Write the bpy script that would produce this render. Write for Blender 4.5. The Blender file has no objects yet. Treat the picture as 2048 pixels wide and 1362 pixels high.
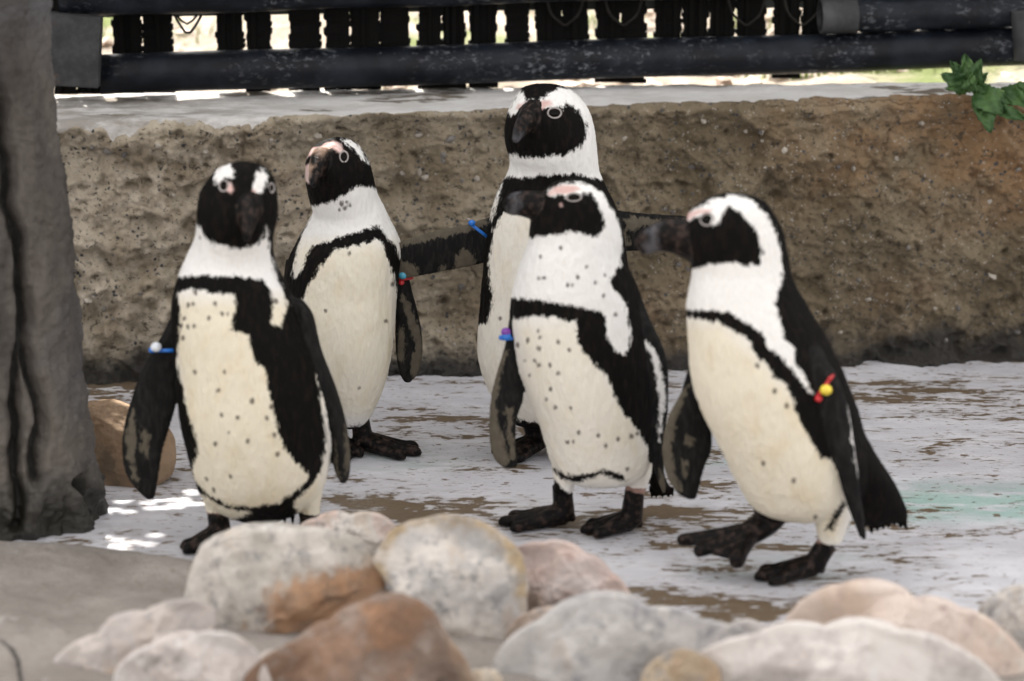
import bpy, bmesh, math, random
import numpy as np
from mathutils import Vector, Matrix, noise
from mathutils.bvhtree import BVHTree

random.seed(7); np.random.seed(7)
scene = bpy.context.scene
COL = scene.collection

# ------------------------------------------------------------------ camera
PW, PH = 2048, 1362
LENS = 110.0
F = LENS / 36.0 * PW
PITCH = math.radians(14.0)
HC = 1.515
cam_d = bpy.data.cameras.new('camera'); cam = bpy.data.objects.new('camera', cam_d); COL.objects.link(cam)
cam_d.lens = LENS; cam_d.sensor_width = 36.0
cam_d.clip_start = 0.1; cam_d.clip_end = 400.0
cam.location = (0, 0, HC); cam.rotation_euler = (math.pi / 2 - PITCH, 0, 0)
cam_d.dof.use_dof = True; cam_d.dof.focus_distance = 5.5; cam_d.dof.aperture_fstop = 2.6
cam_d.dof.aperture_blades = 7
scene.camera = cam

# ------------------------------------------------------------------ sky, sun, exposure
SUN_EL, SUN_AZ = math.radians(52), math.radians(-16)      # azimuth from +Y (away from the camera), negative = left
SUN = Vector((math.sin(SUN_AZ) * math.cos(SUN_EL), math.cos(SUN_AZ) * math.cos(SUN_EL), math.sin(SUN_EL)))
world = bpy.data.worlds.new('World'); scene.world = world; world.use_nodes = True
wn = world.node_tree; wn.nodes.clear()
sky = wn.nodes.new('ShaderNodeTexSky'); sky.sky_type = 'NISHITA'; sky.sun_disc = False
sky.sun_elevation = SUN_EL; sky.sun_rotation = SUN_AZ
sky.air_density = 1.0; sky.dust_density = 3.0; sky.ozone_density = 1.0
hs = wn.nodes.new('ShaderNodeHueSaturation'); hs.inputs['Saturation'].default_value = 0.07
bg = wn.nodes.new('ShaderNodeBackground'); bg.inputs['Strength'].default_value = 0.15
wo = wn.nodes.new('ShaderNodeOutputWorld')
wm = wn.nodes.new('ShaderNodeMix'); wm.data_type = 'RGBA'; wm.blend_type = 'MULTIPLY'; wm.inputs[0].default_value = 1.0; wm.inputs[7].default_value = (1.0, 0.965, 0.925, 1)
wn.links.new(sky.outputs[0], hs.inputs['Color']); wn.links.new(hs.outputs[0], wm.inputs[6]); wn.links.new(wm.outputs[2], bg.inputs[0]); wn.links.new(bg.outputs[0], wo.inputs[0])
sd = bpy.data.lights.new('sun', 'SUN'); sd.energy = 4.0; sd.angle = math.radians(0.53); sd.color = (1.0, 0.95, 0.87)
so = bpy.data.objects.new('sun', sd); COL.objects.link(so)
so.rotation_euler = SUN.to_track_quat('Z', 'Y').to_euler()
vs = scene.view_settings
scene.display_settings.display_device = 'sRGB'
vs.view_transform = 'Standard'; vs.look = 'None'; vs.gamma = 1.0; vs.use_curve_mapping = False
vs.exposure = 1.78

# ------------------------------------------------------------------ measuring helpers
RIGHT = Vector((1, 0, 0)); FWD = Vector((0, math.cos(PITCH), -math.sin(PITCH))); UP = Vector((0, math.sin(PITCH), math.cos(PITCH)))
CAM = Vector((0, 0, HC))
def ray(px, py):
    return FWD + RIGHT * ((px - PW / 2) / F) - UP * ((py - PH / 2) / F)
def at(px, py, Y):
    d = ray(px, py); return CAM + d * (Y / d.y)
def ground(px, py, z=0.0):
    d = ray(px, py); return CAM + d * ((z - HC) / d.z)
def scale_at(p):
    return F / (p - CAM).dot(FWD)                      # pixels per metre there

# ------------------------------------------------------------------ object helpers
def tag(o, label=None, cat=None, group=None, kind=None):
    if label: o['label'] = label
    if cat: o['category'] = cat
    if group: o['group'] = group
    if kind: o['kind'] = kind
    return o
def empty(name, loc, label=None, cat=None, group=None):
    o = bpy.data.objects.new(name, None); o.empty_display_size = 0.05
    o.location = loc; COL.objects.link(o); bpy.context.view_layer.update()
    return tag(o, label, cat, group)
def link(name, me, m, parent=None, smooth=True):
    o = bpy.data.objects.new(name, me); COL.objects.link(o)
    if m is not None:
        me.materials.clear(); me.materials.append(m)
    if smooth:
        me.polygons.foreach_set('use_smooth', np.ones(len(me.polygons), dtype=bool))
    if parent is not None:
        o.parent = parent
        loc = parent.matrix_world.translation if parent.type == 'EMPTY' else Vector((0, 0, 0))
        if parent.type == 'EMPTY':
            me.transform(Matrix.Translation(-parent.location))
        me.update()
    return o
def mesh_of(name, V, Fc):
    me = bpy.data.meshes.new(name); me.from_pydata([tuple(v) for v in V], [], Fc); me.update(); return me
def set_attr(me, name, arr):
    a = me.attributes.new(name, 'FLOAT', 'POINT'); a.data.foreach_set('value', np.asarray(arr, dtype=np.float32))
def coords(me):
    a = np.empty(len(me.vertices) * 3, dtype=np.float64); me.vertices.foreach_get('co', a); return a.reshape(-1, 3)
def set_coords(me, a):
    me.vertices.foreach_set('co', a.astype(np.float32).ravel()); me.update()
def normals(me):
    a = np.empty(len(me.vertices) * 3, dtype=np.float32); me.vertex_normals.foreach_get('vector', a); return a.reshape(-1, 3).astype(np.float64)

# vectorised gradient noise
_P = np.random.RandomState(3).permutation(256); _P = np.concatenate([_P, _P, _P])
_G = np.random.RandomState(4).normal(size=(256, 3)); _G /= np.linalg.norm(_G, axis=1)[:, None]
def gnoise(p):
    p = np.asarray(p, dtype=np.float64)
    i = np.floor(p).astype(int); f = p - i; w = f * f * f * (f * (f * 6 - 15) + 10)
    i &= 255; out = 0
    for dx in (0, 1):
        for dy in (0, 1):
            for dz in (0, 1):
                h = _P[_P[_P[(i[:, 0] + dx) & 255] + ((i[:, 1] + dy) & 255)] + ((i[:, 2] + dz) & 255)]
                g = _G[h]
                dot = g[:, 0] * (f[:, 0] - dx) + g[:, 1] * (f[:, 1] - dy) + g[:, 2] * (f[:, 2] - dz)
                wt = (w[:, 0] if dx else 1 - w[:, 0]) * (w[:, 1] if dy else 1 - w[:, 1]) * (w[:, 2] if dz else 1 - w[:, 2])
                out = out + dot * wt
    return out * 1.5
def fbm(p, octaves=4, gain=0.5, lac=2.03):
    p = np.asarray(p, dtype=np.float64); a = 1.0; s = 0; k = 1.0
    for o in range(octaves):
        s = s + a * gnoise(p * k + o * 17.3); a *= gain; k *= lac
    return s
def ridged(p, octaves=4, gain=0.55, lac=2.1):
    p = np.asarray(p, dtype=np.float64); a = 1.0; s = 0; k = 1.0
    for o in range(octaves):
        s = s + a * (1 - 2 * np.abs(gnoise(p * k + o * 9.7))); a *= gain; k *= lac
    return s
def poly_sdf(P, poly):
    """signed distance of points to polygon, positive inside"""
    A = np.asarray(poly, dtype=np.float64); B = np.roll(A, -1, axis=0)
    d2 = np.full(len(P), 1e18); inside = np.zeros(len(P), dtype=bool)
    for a, b in zip(A, B):
        e = b - a; w = P - a; t = np.clip((w @ e) / max(e @ e, 1e-9), 0, 1)
        q = w - t[:, None] * e; d2 = np.minimum(d2, (q * q).sum(1))
        c1 = (a[1] > P[:, 1]) != (b[1] > P[:, 1])
        if abs(b[1] - a[1]) > 1e-9:
            xi = (b[0] - a[0]) * (P[:, 1] - a[1]) / (b[1] - a[1]) + a[0]
            inside ^= c1 & (P[:, 0] < xi)
    d = np.sqrt(d2); return np.where(inside, d, -d)
def line_dist(P, pts):
    d2 = np.full(len(P), 1e18)
    for a, b in zip(pts[:-1], pts[1:]):
        a = np.asarray(a, float); b = np.asarray(b, float); e = b - a; w = P - a
        t = np.clip((w @ e) / max(e @ e, 1e-9), 0, 1); q = w - t[:, None] * e
        d2 = np.minimum(d2, (q * q).sum(1))
    return np.sqrt(d2)

# ------------------------------------------------------------------ material helper
class M:
    def __init__(s, name):
        s.m = bpy.data.materials.new(name); s.m.use_nodes = True; s.t = s.m.node_tree; s.t.nodes.clear()
        s.out = s.n('ShaderNodeOutputMaterial'); s.b = s.n('ShaderNodeBsdfPrincipled'); s.l(s.b.outputs[0], s.out.inputs[0])
        s.geo = None
    def n(s, t, **k):
        x = s.t.nodes.new(t)
        for a, v in k.items(): setattr(x, a, v)
        return x
    def l(s, a, b): s.t.links.new(a, b)
    def pos(s, sc=(1, 1, 1)):
        if s.geo is None: s.geo = s.n('ShaderNodeNewGeometry')
        if sc == (1, 1, 1): return s.geo.outputs['Position']
        mp = s.n('ShaderNodeMapping'); mp.inputs['Scale'].default_value = sc; s.l(s.geo.outputs['Position'], mp.inputs['Vector']); return mp.outputs[0]
    def noise(s, scale, detail=4, rough=0.55, sc=(1, 1, 1), dist=0.0):
        x = s.n('ShaderNodeTexNoise'); x.inputs['Scale'].default_value = scale; x.inputs['Detail'].default_value = detail
        x.inputs['Roughness'].default_value = rough; x.inputs['Distortion'].default_value = dist; s.l(s.pos(sc), x.inputs['Vector']); return x.outputs[0]
    def voro(s, scale, feature='F1', sc=(1, 1, 1)):
        x = s.n('ShaderNodeTexVoronoi', feature=feature); x.inputs['Scale'].default_value = scale; s.l(s.pos(sc), x.inputs['Vector']); return x.outputs[0]
    def attr(s, name):
        x = s.n('ShaderNodeAttribute', attribute_name=name); return x.outputs['Fac']
    def math(s, op, a, b=0.0, c=None):
        x = s.n('ShaderNodeMath', operation=op)
        for i, v in enumerate((a, b, c)):
            if v is None: continue
            if isinstance(v, (int, float)): x.inputs[i].default_value = v
            else: s.l(v, x.inputs[i])
        return x.outputs[0]
    def step(s, v, lo, hi, a=0.0, b=1.0):
        x = s.n('ShaderNodeMapRange', interpolation_type='SMOOTHSTEP')
        x.inputs['From Min'].default_value = lo; x.inputs['From Max'].default_value = hi
        x.inputs['To Min'].default_value = a; x.inputs['To Max'].default_value = b
        s.l(v, x.inputs['Value']); return x.outputs['Result']
    def mix(s, f, a, b, mode='MIX'):
        x = s.n('ShaderNodeMix', data_type='RGBA', blend_type=mode)
        if isinstance(f, (int, float)): x.inputs[0].default_value = f
        else: s.l(f, x.inputs[0])
        for i, v in ((6, a), (7, b)):
            if isinstance(v, tuple): x.inputs[i].default_value = (v + (1,))[:4]
            else: s.l(v, x.inputs[i])
        return x.outputs[2]
    def base(s, c):
        if isinstance(c, tuple): s.b.inputs['Base Color'].default_value = (c + (1,))[:4]
        else: s.l(c, s.b.inputs['Base Color'])
    def rough(s, v):
        if isinstance(v, (int, float)): s.b.inputs['Roughness'].default_value = v
        else: s.l(v, s.b.inputs['Roughness'])
    def bump(s, h, strength=0.5, dist=0.01):
        x = s.n('ShaderNodeBump'); x.inputs['Strength'].default_value = strength; x.inputs['Distance'].default_value = dist
        prev = s.b.inputs['Normal'].links
        if prev: s.l(prev[0].from_socket, x.inputs['Normal'])
        s.l(h, x.inputs['Height']); s.l(x.outputs[0], s.b.inputs['Normal'])
    def set(s, **k):
        for a, v in k.items(): s.b.inputs[a.replace('_', ' ')].default_value = v

def flat_mat(name, c, rough=0.5, metal=0.0):
    m = M(name); v = m.noise(60, 3)
    m.base(m.mix(m.step(v, 0.3, 0.7), tuple(x * 0.8 for x in c), tuple(min(1, x * 1.15) for x in c)))
    m.rough(rough); m.set(Metallic=metal); return m.m

# ================================================================== SETTING
# ---- pool floor: worn white paint on wet concrete
m = M('painted_floor')
big = m.noise(3.2, 5, 0.6, (0.55, 1, 1)); mid = m.noise(17, 5, 0.62, (0.42, 1, 1), 0.4); fin = m.noise(75, 4, 0.6, (0.45, 1, 1))
wear = m.math('ADD', m.math('MULTIPLY', big, 0.44), m.math('ADD', m.math('MULTIPLY', mid, 0.40), m.math('MULTIPLY', fin, 0.30)))
def blob(px, py, rx, ry):
    g = ground(px, py); k = rx / ry
    d_ = m.n('ShaderNodeVectorMath', operation='DISTANCE'); m.l(m.pos((1 / k, 1, 1)), d_.inputs[0]); d_.inputs[1].default_value = (g.x / k, g.y, 0)
    return m.step(d_.outputs['Value'], ry * 1.35, ry * 0.2)
bl = None
for bb in ((860, 825, .17, .09), (1880, 800, .24, .20), (1400, 1200, .12, .05), (1330, 1020, .07, .03), (1000, 940, .12, .04), (130, 775, .12, .05)):
    bl = blob(*bb) if bl is None else m.math('MAXIMUM', bl, blob(*bb))
wear = m.math('ADD', m.math('ADD', wear, -0.017), m.math('MULTIPLY', bl, 0.068))
bare = m.step(wear, 0.600, 0.607)
thin = m.step(wear, 0.53, 0.61)
paint = m.mix(m.step(m.noise(9, 4, 0.6, (0.5, 1, 1)), 0.35, 0.7), (0.55, 0.55, 0.595), (0.73, 0.73, 0.775))
paint = m.mix(m.math('MULTIPLY', thin, 0.5), paint, (0.34, 0.315, 0.295))
teal = m.step(m.noise(2.3, 3, 0.5, (0.6, 1.3, 1)), 0.60, 0.74)
teal = m.math('MULTIPLY', teal, m.step(m.noise(40, 4, 0.6, (0.4, 1, 1)), 0.42, 0.6))
paint = m.mix(m.math('MULTIPLY', teal, 0.6), paint, (0.33, 0.47, 0.43))
tp = ground(1985, 1005)
dn = m.n('ShaderNodeVectorMath', operation='DISTANCE'); m.l(m.pos((0.42, 1, 1)), dn.inputs[0]); dn.inputs[1].default_value = (tp.x * 0.42, tp.y, 0)
ts_ = m.math('MULTIPLY', m.step(m.math('ADD', dn.outputs['Value'], m.math('MULTIPLY', m.math('SUBTRACT', m.noise(12, 5, .65, (.4, 1, 1)), 0.5), 0.22)), 0.17, 0.05), m.math('MULTIPLY', m.step(m.noise(30, 4, .6, (.4, 1, 1)), .30, .55), 0.72))
paint = m.mix(ts_, paint, (0.25, 0.46, 0.40))
damp = m.step(m.noise(4.5, 5, 0.62, (0.45, 1, 1)), 0.46, 0.62)
paint = m.mix(m.math('MULTIPLY', damp, 0.45), paint, (0.40, 0.395, 0.43))
conc = m.mix(m.noise(60, 4), (0.10, 0.070, 0.044), (0.19, 0.145, 0.10))
fleck = m.math('MAXIMUM', m.step(m.noise(34, 4, 0.6, (0.55, 1, 1)), 0.640, 0.650), m.math('MULTIPLY', m.step(m.noise(110, 3, 0.6, (0.4, 1, 1)), 0.62, 0.64), m.step(m.noise(8, 3), 0.42, 0.55)))
colr = m.mix(bare, paint, conc)
colr = m.mix(m.math('MULTIPLY', fleck, 0.9), colr, (0.155, 0.105, 0.070))
m.base(colr); m.rough(m.math('ADD', m.math('MULTIPLY', m.noise(11, 4, 0.6, (0.5, 1, 1)), 0.66), 0.04))
m.bump(m.math('MULTIPLY', m.math('MAXIMUM', bare, fleck), -1.0), 0.7, 0.003); m.bump(m.noise(140, 4), 0.3, 0.003)
MAT_FLOOR = m.m
link('pool_floor', mesh_of('pool_floor', [(-6, 2, 0), (6, 2, 0), (6, 6.6, 0), (-6, 6.6, 0)], [(0, 1, 2, 3)]), MAT_FLOOR)['kind'] = 'structure'

# ---- wall line
WL, WR = ground(200, 762), ground(2048, 716)
WD = (WR - WL); WD.z = 0; WD.normalize()
WN = Vector((WD.y, -WD.x, 0))                     # outward, towards the camera
if WN.y > 0: WN = -WN
WALL_H = 0.497; TOPD = 0.27
def wall_top(t): return 0.503 + 0.011 * t
def wall_pt(t, n, z): return WL + WD * t + WN * n + Vector((0, 0, z))

def build_wall():
    ts = np.concatenate([np.linspace(-1.6, -0.32, 60), np.linspace(-0.31, 2.05, 640), np.linspace(2.07, 3.4, 60)])
    prof = [(-TOPD, WALL_H - 0.12)] + [(-TOPD + i * (TOPD - 0.012) / 34, WALL_H) for i in range(35)]
    prof += [(-0.012 + 0.012 * math.sin(a), WALL_H - 0.012 + 0.012 * math.cos(a)) for a in np.linspace(0.2, math.pi / 2, 6)]
    zs = np.linspace(WALL_H - 0.016, -0.03, 155)
    prof += [(0.0, z) for z in zs]
    prof = np.array(prof); nv = len(prof); nt = len(ts)
    T = np.repeat(ts, nv); N = np.tile(prof[:, 0], nt); Z = np.tile(prof[:, 1], nt); J = np.tile(np.arange(nv), nt)
    N = np.where(N < -0.012, N * np.interp(T, [0, 0.9, 1.9], [0.325 / 0.27, 0.25 / 0.27, 0.145 / 0.27]), N)
    q = np.stack([T, Z, N * 0 + 3.1], 1)
    lift = (wall_top(T) - WALL_H) * np.clip(Z / WALL_H, 0, 1)
    face = np.clip((J - 36) / 7.0, 0, 1)
    dep = WALL_H - Z
    d = 0.030 * fbm(q * np.array([4.5, 6, 1]), 3) + 0.014 * ridged(q * np.array([9, 13, 1]) + 4, 4) * (0.5 + 0.5 * np.clip(fbm(q * 3 + 9, 2) + 0.5, 0, 1.4)) + (0.007 * fbm(q * 32, 4) + 0.005 * ridged(q * 44 + 11, 3)) * np.clip(0.55 + 1.3 * gnoise(q * 6 + 21), 0.15, 1.4) + 0.0045 * fbm(q * 120, 3)
    wq = q * np.array([5.5, 7.5, 1]) + np.stack([fbm(q * 9 + 3, 3), fbm(q * 9 + 13, 3), q[:, 2] * 0], 1) * 0.75
    crev = np.clip(0.085 - np.abs(gnoise(wq)), 0, 1) / 0.085; cm = np.clip(gnoise(q * np.array([3.5, 5, 1]) + 70) * 2.2 + 0.25, 0, 1)
    d -= 0.009 * crev ** 1.6 * cm
    shelf = gnoise(wq * 1.0 + 5); d += 0.016 * np.clip(shelf * 5, -1, 1) * np.clip(gnoise(q * 2.5 + 33) * 2 + .4, 0, 1)
    # pits and broken lumps
    pit = np.clip(gnoise(q * np.array([34, 42, 1]) + 50) - 0.38, 0, 1); d -= pit * 0.045
    lump = np.clip(gnoise(q * np.array([26, 30, 1]) + 80) - 0.42, 0, 1); d += lump * 0.05
    d -= 0.02
    # ledge below the broken cap, recess further in a band under it
    jag = fbm(np.stack([T * 9, T * 0 + 7, T * 0], 1), 5)
    edge_line = np.interp(T, [-1, 0, .5, 0.9, 1.1, 1.5, 2, 3], [.030, 0.021, -0.005, -0.026, -0.031, -0.036, -0.05, -.05]) + np.interp(T, [0, 1.0, 1.5], [0.034, 0.026, 0.05]) * jag
    edge_line = edge_line + 0.010 * fbm(np.stack([T * 42, T * 0 + 1, T * 0], 1), 3)
    edge_line = np.clip(edge_line, -0.16, 0.1); recess = np.clip(-edge_line, 0, .2)
    below = np.clip((dep - edge_line) / 0.008, 0, 1)
    capd = 0.004 + 0.003 * fbm(q * 30 + 5, 3)
    d = np.where(face > 0, capd * (1 - below) + d * below + 0.010 * below * np.clip(1 - (dep - edge_line) / 0.05, 0, 1), d)
    # foot bulges a little
    d += 0.025 * np.clip((0.10 - Z) / 0.10, 0, 1) ** 1.5 * (1 + fbm(np.stack([T * 7, T * 0, T * 0 + 2], 1), 3))
    d *= face
    chip = np.clip((recess + N) / 0.02, 0, 1) * (1 - face) * (recess > 0)
    topz = (1 - face) * (0.0035 * fbm(np.stack([T * 12, N * 20, T * 0], 1), 4) - 0.003) - chip * (0.004 + 0.25 * np.clip(recess + N, 0, .1) ) + chip * (0.006 * fbm(np.stack([T * 30, N * 40, T * 0 + 5], 1), 4) + .004 * ridged(np.stack([T * 60, N * 60, T * 0 + 5], 1), 3)) + lift
    topz -= face * np.clip(1 - dep / 0.06, 0, 1) * (0.25 * np.clip(recess, 0, .1) + .004)
    P = np.stack([WL.x + WD.x * T + WN.x * (N + d), WL.y + WD.y * T + WN.y * (N + d), Z + topz], 1)
    fc = []
    for i in range(nt - 1):
        for j in range(nv - 1):
            a = i * nv + j; fc.append((a, a + nv, a + nv + 1, a + 1))
    me = mesh_of('wall', P, fc)
    # white paint survives above the break line
    pv = np.clip((edge_line - np.where(face > 0, dep, N)) / 0.012, -3, 3)
    set_attr(me, 'paint', pv); set_attr(me, 'hgt', Z); set_attr(me, 'along', T)
    set_attr(me, 'top', 1 - face); set_attr(me, 'inn', -N)
    return me, (ts, prof)
m = M('broken_concrete')
h = m.attr('hgt')
c = m.mix(m.step(m.noise(7, 5, 0.6), 0.3, 0.7), (0.155, 0.118, 0.070), (0.285, 0.228, 0.150))
c = m.mix(m.step(m.noise(2.2, 3, 0.5), 0.52, 0.68), c, (0.30, 0.20, 0.125))          # rusty tint
left_lit = m.step(m.math('ADD', m.attr('along'), m.math('MULTIPLY', m.noise(3, 3), 0.9)), 1.5, 0.55)
c = m.mix(m.math('MULTIPLY', left_lit, 0.85), c, m.mix(m.step(m.noise(11, 5, .65), .38, .62), (0.40, 0.335, 0.245), (0.70, 0.62, 0.50)))  # left end coloured lighter to carry the brighter light falling there
och = m.math('MULTIPLY', m.step(m.attr('along'), 1.15, 1.6), m.math('MULTIPLY', m.step(h, 0.20, 0.34), m.step(m.noise(5, 4, .6), 0.36, 0.62)))
c = m.mix(m.math('MULTIPLY', och, 0.75), c, (0.33, 0.185, 0.085))
c = m.mix(m.math('MULTIPLY', m.step(m.noise(48, 4, 0.7), 0.585, 0.66), 0.8), c, (0.06, 0.045, 0.03))
c = m.mix(m.math('MULTIPLY', m.step(m.noise(120, 3, 0.7, (0.7, 1, 1)), 0.60, 0.66), 0.8), c, (0.035, 0.027, 0.018))
c = m.mix(m.math('MULTIPLY', m.step(m.noise(85, 4, 0.7), 0.60, 0.70), 0.6), c, (0.52, 0.47, 0.40))
sp = m.n('ShaderNodeTexVoronoi'); sp.inputs['Scale'].default_value = 120; m.l(m.pos(), sp.inputs['Vector'])
c = m.mix(m.math('MULTIPLY', m.step(sp.outputs['Distance'], 0.30, 0.12), m.step(m.noise(38, 2), 0.5, 0.62)), c, (0.45, 0.43, 0.40))
sp2 = m.n('ShaderNodeTexVoronoi'); sp2.inputs['Scale'].default_value = 75; m.l(m.pos(), sp2.inputs['Vector'])
c = m.mix(m.math('MULTIPLY', m.step(sp2.outputs['Distance'], 0.34, 0.2), m.step(m.noise(29, 2), 0.55, 0.6)), c, (0.075, 0.075, 0.08))
wet = m.step(m.math('ADD', h, m.math('MULTIPLY', m.math('SUBTRACT', m.noise(6, 5, 0.65), 0.5), -0.22)), 0.085, 0.02)
c = m.mix(wet, c, (0.028, 0.024, 0.02))
pw = m.mix(m.step(m.noise(14, 5, 0.65, (0.5, 1, 1)), 0.42, 0.62), (0.86, 0.85, 0.84), (0.74, 0.715, 0.69))
stain = m.step(m.math('ADD', m.noise(8, 5, 0.7, (0.4, 1.4, 1)), m.math('MULTIPLY', m.attr('inn'), 0.45)), 0.62, 0.67)
pw = m.mix(stain, pw, (0.20, 0.17, 0.135))
lft = m.math('MULTIPLY', m.step(m.attr('along'), 0.55, 0.1), m.step(m.noise(20, 5, 0.7, (0.4, 1, 1)), 0.38, 0.60))
pw = m.mix(m.math('MULTIPLY', lft, 0.75), pw, (0.30, 0.26, 0.22))
pm = m.step(m.math('ADD', m.attr('paint'), m.math('MULTIPLY', m.math('SUBTRACT', m.noise(60, 4), 0.5), 1.6)), -0.08, 0.12)
m.base(m.mix(pm, c, pw)); m.rough(m.math('ADD', m.math('MULTIPLY', wet, -0.45), 0.88))
m.bump(m.noise(70, 7, 0.72), 1.0, 0.010); m.bump(m.noise(300, 4, 0.7), 0.7, 0.003)
MAT_WALL = m.m
wme, _ = build_wall()
wall = link('concrete_wall', wme, MAT_WALL)
tag(wall, 'low rough broken concrete wall with worn white paint along its top', 'wall')
# aggregate stones sticking out of the broken face
def pebbles():
    bm = bmesh.new(); wco = coords(wme)
    nv = 1 + 35 + 6 + 155
    R = random.Random(5)
    for k in range(150):
        i = R.randrange(70, 690); j = 46 + int(R.random() ** 1.1 * 130)
        p = wco[i * nv + j]; r = R.uniform(0.0032, 0.0075) * (1.6 if R.random() < .06 else 1)
        mm = Matrix.Translation(Vector(p) + WN * r * 0.1) @ Matrix.Rotation(R.uniform(0, 6), 4, Vector((R.random(), R.random(), R.random() + .1)).normalized()) @ Matrix.Diagonal((r * R.uniform(.8, 1.6), r, r * R.uniform(.6, 1), 1))
        g = bmesh.ops.create_icosphere(bm, subdivisions=1, radius=1, matrix=mm)
        for v in g['verts']: v.co += Vector((R.uniform(-1, 1), R.uniform(-1, 1), R.uniform(-1, 1))) * r * 0.16
    me = bpy.data.meshes.new('aggregate'); bm.to_mesh(me); bm.free(); return me
m = M('aggregate_stone'); v = m.n('ShaderNodeTexVoronoi'); v.inputs['Scale'].default_value = 14; m.l(m.pos(), v.inputs['Vector'])
sx = m.n('ShaderNodeSeparateColor'); m.l(v.outputs['Color'], sx.inputs[0])
m.base(m.mix(m.step(sx.outputs[0], 0.25, 0.85), (0.12, 0.11, 0.105), (0.40, 0.36, 0.31))); m.rough(0.75); m.bump(m.noise(200, 3), .4, .002)
ag = link('aggregate', pebbles(), m.m, wall, smooth=False); ag['kind'] = 'stuff'

# ---- the sunlit ground behind the wall
TOPB = wall_pt(0.9, -TOPD, 0).y
m = M('gravel_soil')
c = m.mix(m.step(m.noise(9, 6, 0.7), 0.35, 0.7), (0.33, 0.27, 0.21), (0.52, 0.45, 0.38))
c = m.mix(m.step(m.noise(26, 5, 0.7), 0.56, 0.64), c, (0.12, 0.095, 0.075))
c = m.mix(m.step(m.noise(1.7, 4, 0.6), 0.53, 0.66), c, (0.16, 0.20, 0.05))
m.base(c); m.rough(0.95); m.bump(m.noise(45, 6, 0.7), 1.0, 0.03)
gz = WALL_H - 0.03
GV = []; GF = []
gx = np.concatenate([np.linspace(-90, -3, 12), np.linspace(-2.6, 2.6, 70), np.linspace(3, 90, 12)]); gy = np.concatenate([np.linspace(0, 5, 90), np.linspace(5.6, 250, 14)])
GX, GY = np.meshgrid(gx, gy, indexing='ij'); gp = np.stack([GX.ravel(), GY.ravel(), GX.ravel() * 0], 1)
gh = (0.045 * fbm(gp * 1.3, 3) + 0.02 * fbm(gp * 6, 3)) * np.clip((gp[:, 1] - 0.1) / 0.4, 0, 1) * (gp[:, 1] < 6)
base_l = wall_pt(0, -0.11, 0)
for (x, y, _), hh in zip(gp, gh):
    yb = base_l.y + (x - base_l.x) * WD.y / WD.x
    GV.append((x, yb + y, gz + hh))
ny = len(gy)
for i in range(len(gx) - 1):
    for j in range(ny - 1):
        a = i * ny + j; GF.append((a, a + ny, a + ny + 1, a + 1))
link('gravel_ground', mesh_of('gravel_ground', GV, GF), m.m)['kind'] = 'structure'
MAT_GRAVEL = m.m
def gravel():
    bm = bmesh.new(); R = random.Random(11)
    for k in range(900):
        t = R.uniform(-0.9, 2.6); dd = 0.06 + 3.2 * R.random() ** 1.4; r = R.uniform(0.008, 0.022) * (1 + dd * 0.3)
        p = wall_pt(t * (1 + dd * .15), -TOPD - dd, gz + r * 0.2)
        g = bmesh.ops.create_icosphere(bm, subdivisions=1, radius=r, matrix=Matrix.Translation(p) @ Matrix.Rotation(R.uniform(0, 3), 4, 'Z') @ Matrix.Diagonal((R.uniform(.8, 1.5), 1, R.uniform(.45, .8), 1)))
        for v in g['verts']: v.co += Vector((R.uniform(-1, 1), R.uniform(-1, 1), R.uniform(-1, 1))) * r * 0.18
    me = bpy.data.meshes.new('gravel'); bm.to_mesh(me); bm.free(); return me
m = M('gravel_stone'); v = m.n('ShaderNodeTexVoronoi'); v.inputs['Scale'].default_value = 25; m.l(m.pos(), v.inputs['Vector'])
sx = m.n('ShaderNodeSeparateColor'); m.l(v.outputs['Color'], sx.inputs[0])
m.base(m.mix(sx.outputs[0], (0.30, 0.22, 0.17), (0.62, 0.56, 0.50))); m.rough(0.9)
link('gravel', gravel(), m.m, None, False)['kind'] = 'stuff'
def grass():
    V = []; Fc = []; R = random.Random(21)
    def blade(p, hgt, lean):
        n0 = len(V); w = 0.0035; a = R.uniform(0, 6.28); dx, dy = math.cos(a) * w, math.sin(a) * w
        lx, ly = R.uniform(-1, 1) * lean, R.uniform(-1, 1) * lean
        for k in range(4):
            f = k / 3; ww = 1 - f * 0.9
            c = Vector((p.x + lx * f * f, p.y + ly * f * f, p.z + hgt * f * (1 - .25 * f)))
            V.append((c.x - dx * ww, c.y - dy * ww, c.z)); V.append((c.x + dx * ww, c.y + dy * ww, c.z))
        for k in range(3):
            Fc.append((n0 + 2 * k, n0 + 2 * k + 1, n0 + 2 * k + 3, n0 + 2 * k + 2))
    for (px, row, n, sp) in ((1720, 150, 60, .08), (1800, 150, 70, .09), (1960, 145, 110, .10), (2035, 140, 90, .09), (1560, 158, 26, .05), (1680, 152, 30, .06), (420, 95, 50, .12), (560, 90, 30, .08), (455, 100, 26, .08), (1190, 60, 30, .05), (145, 182, 30, .05), (300, 80, 16, .1), (830, 70, 26, .06), (1480, 60, 20, .05), (60, 60, 40, .3)):
        c = ground(px, row, gz)
        for k in range(n):
            blade(c + Vector((R.gauss(0, sp), abs(R.gauss(0, sp)) , -0.005)), R.uniform(0.03, 0.10), 0.06)
    return mesh_of('grass', V, Fc)
m = M('grass_blade'); m.base(m.mix(m.noise(20, 2), (0.13, 0.22, 0.03), (0.26, 0.33, 0.07))); m.rough(0.6)
link('grass', grass(), m.m)['kind'] = 'stuff'

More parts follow.
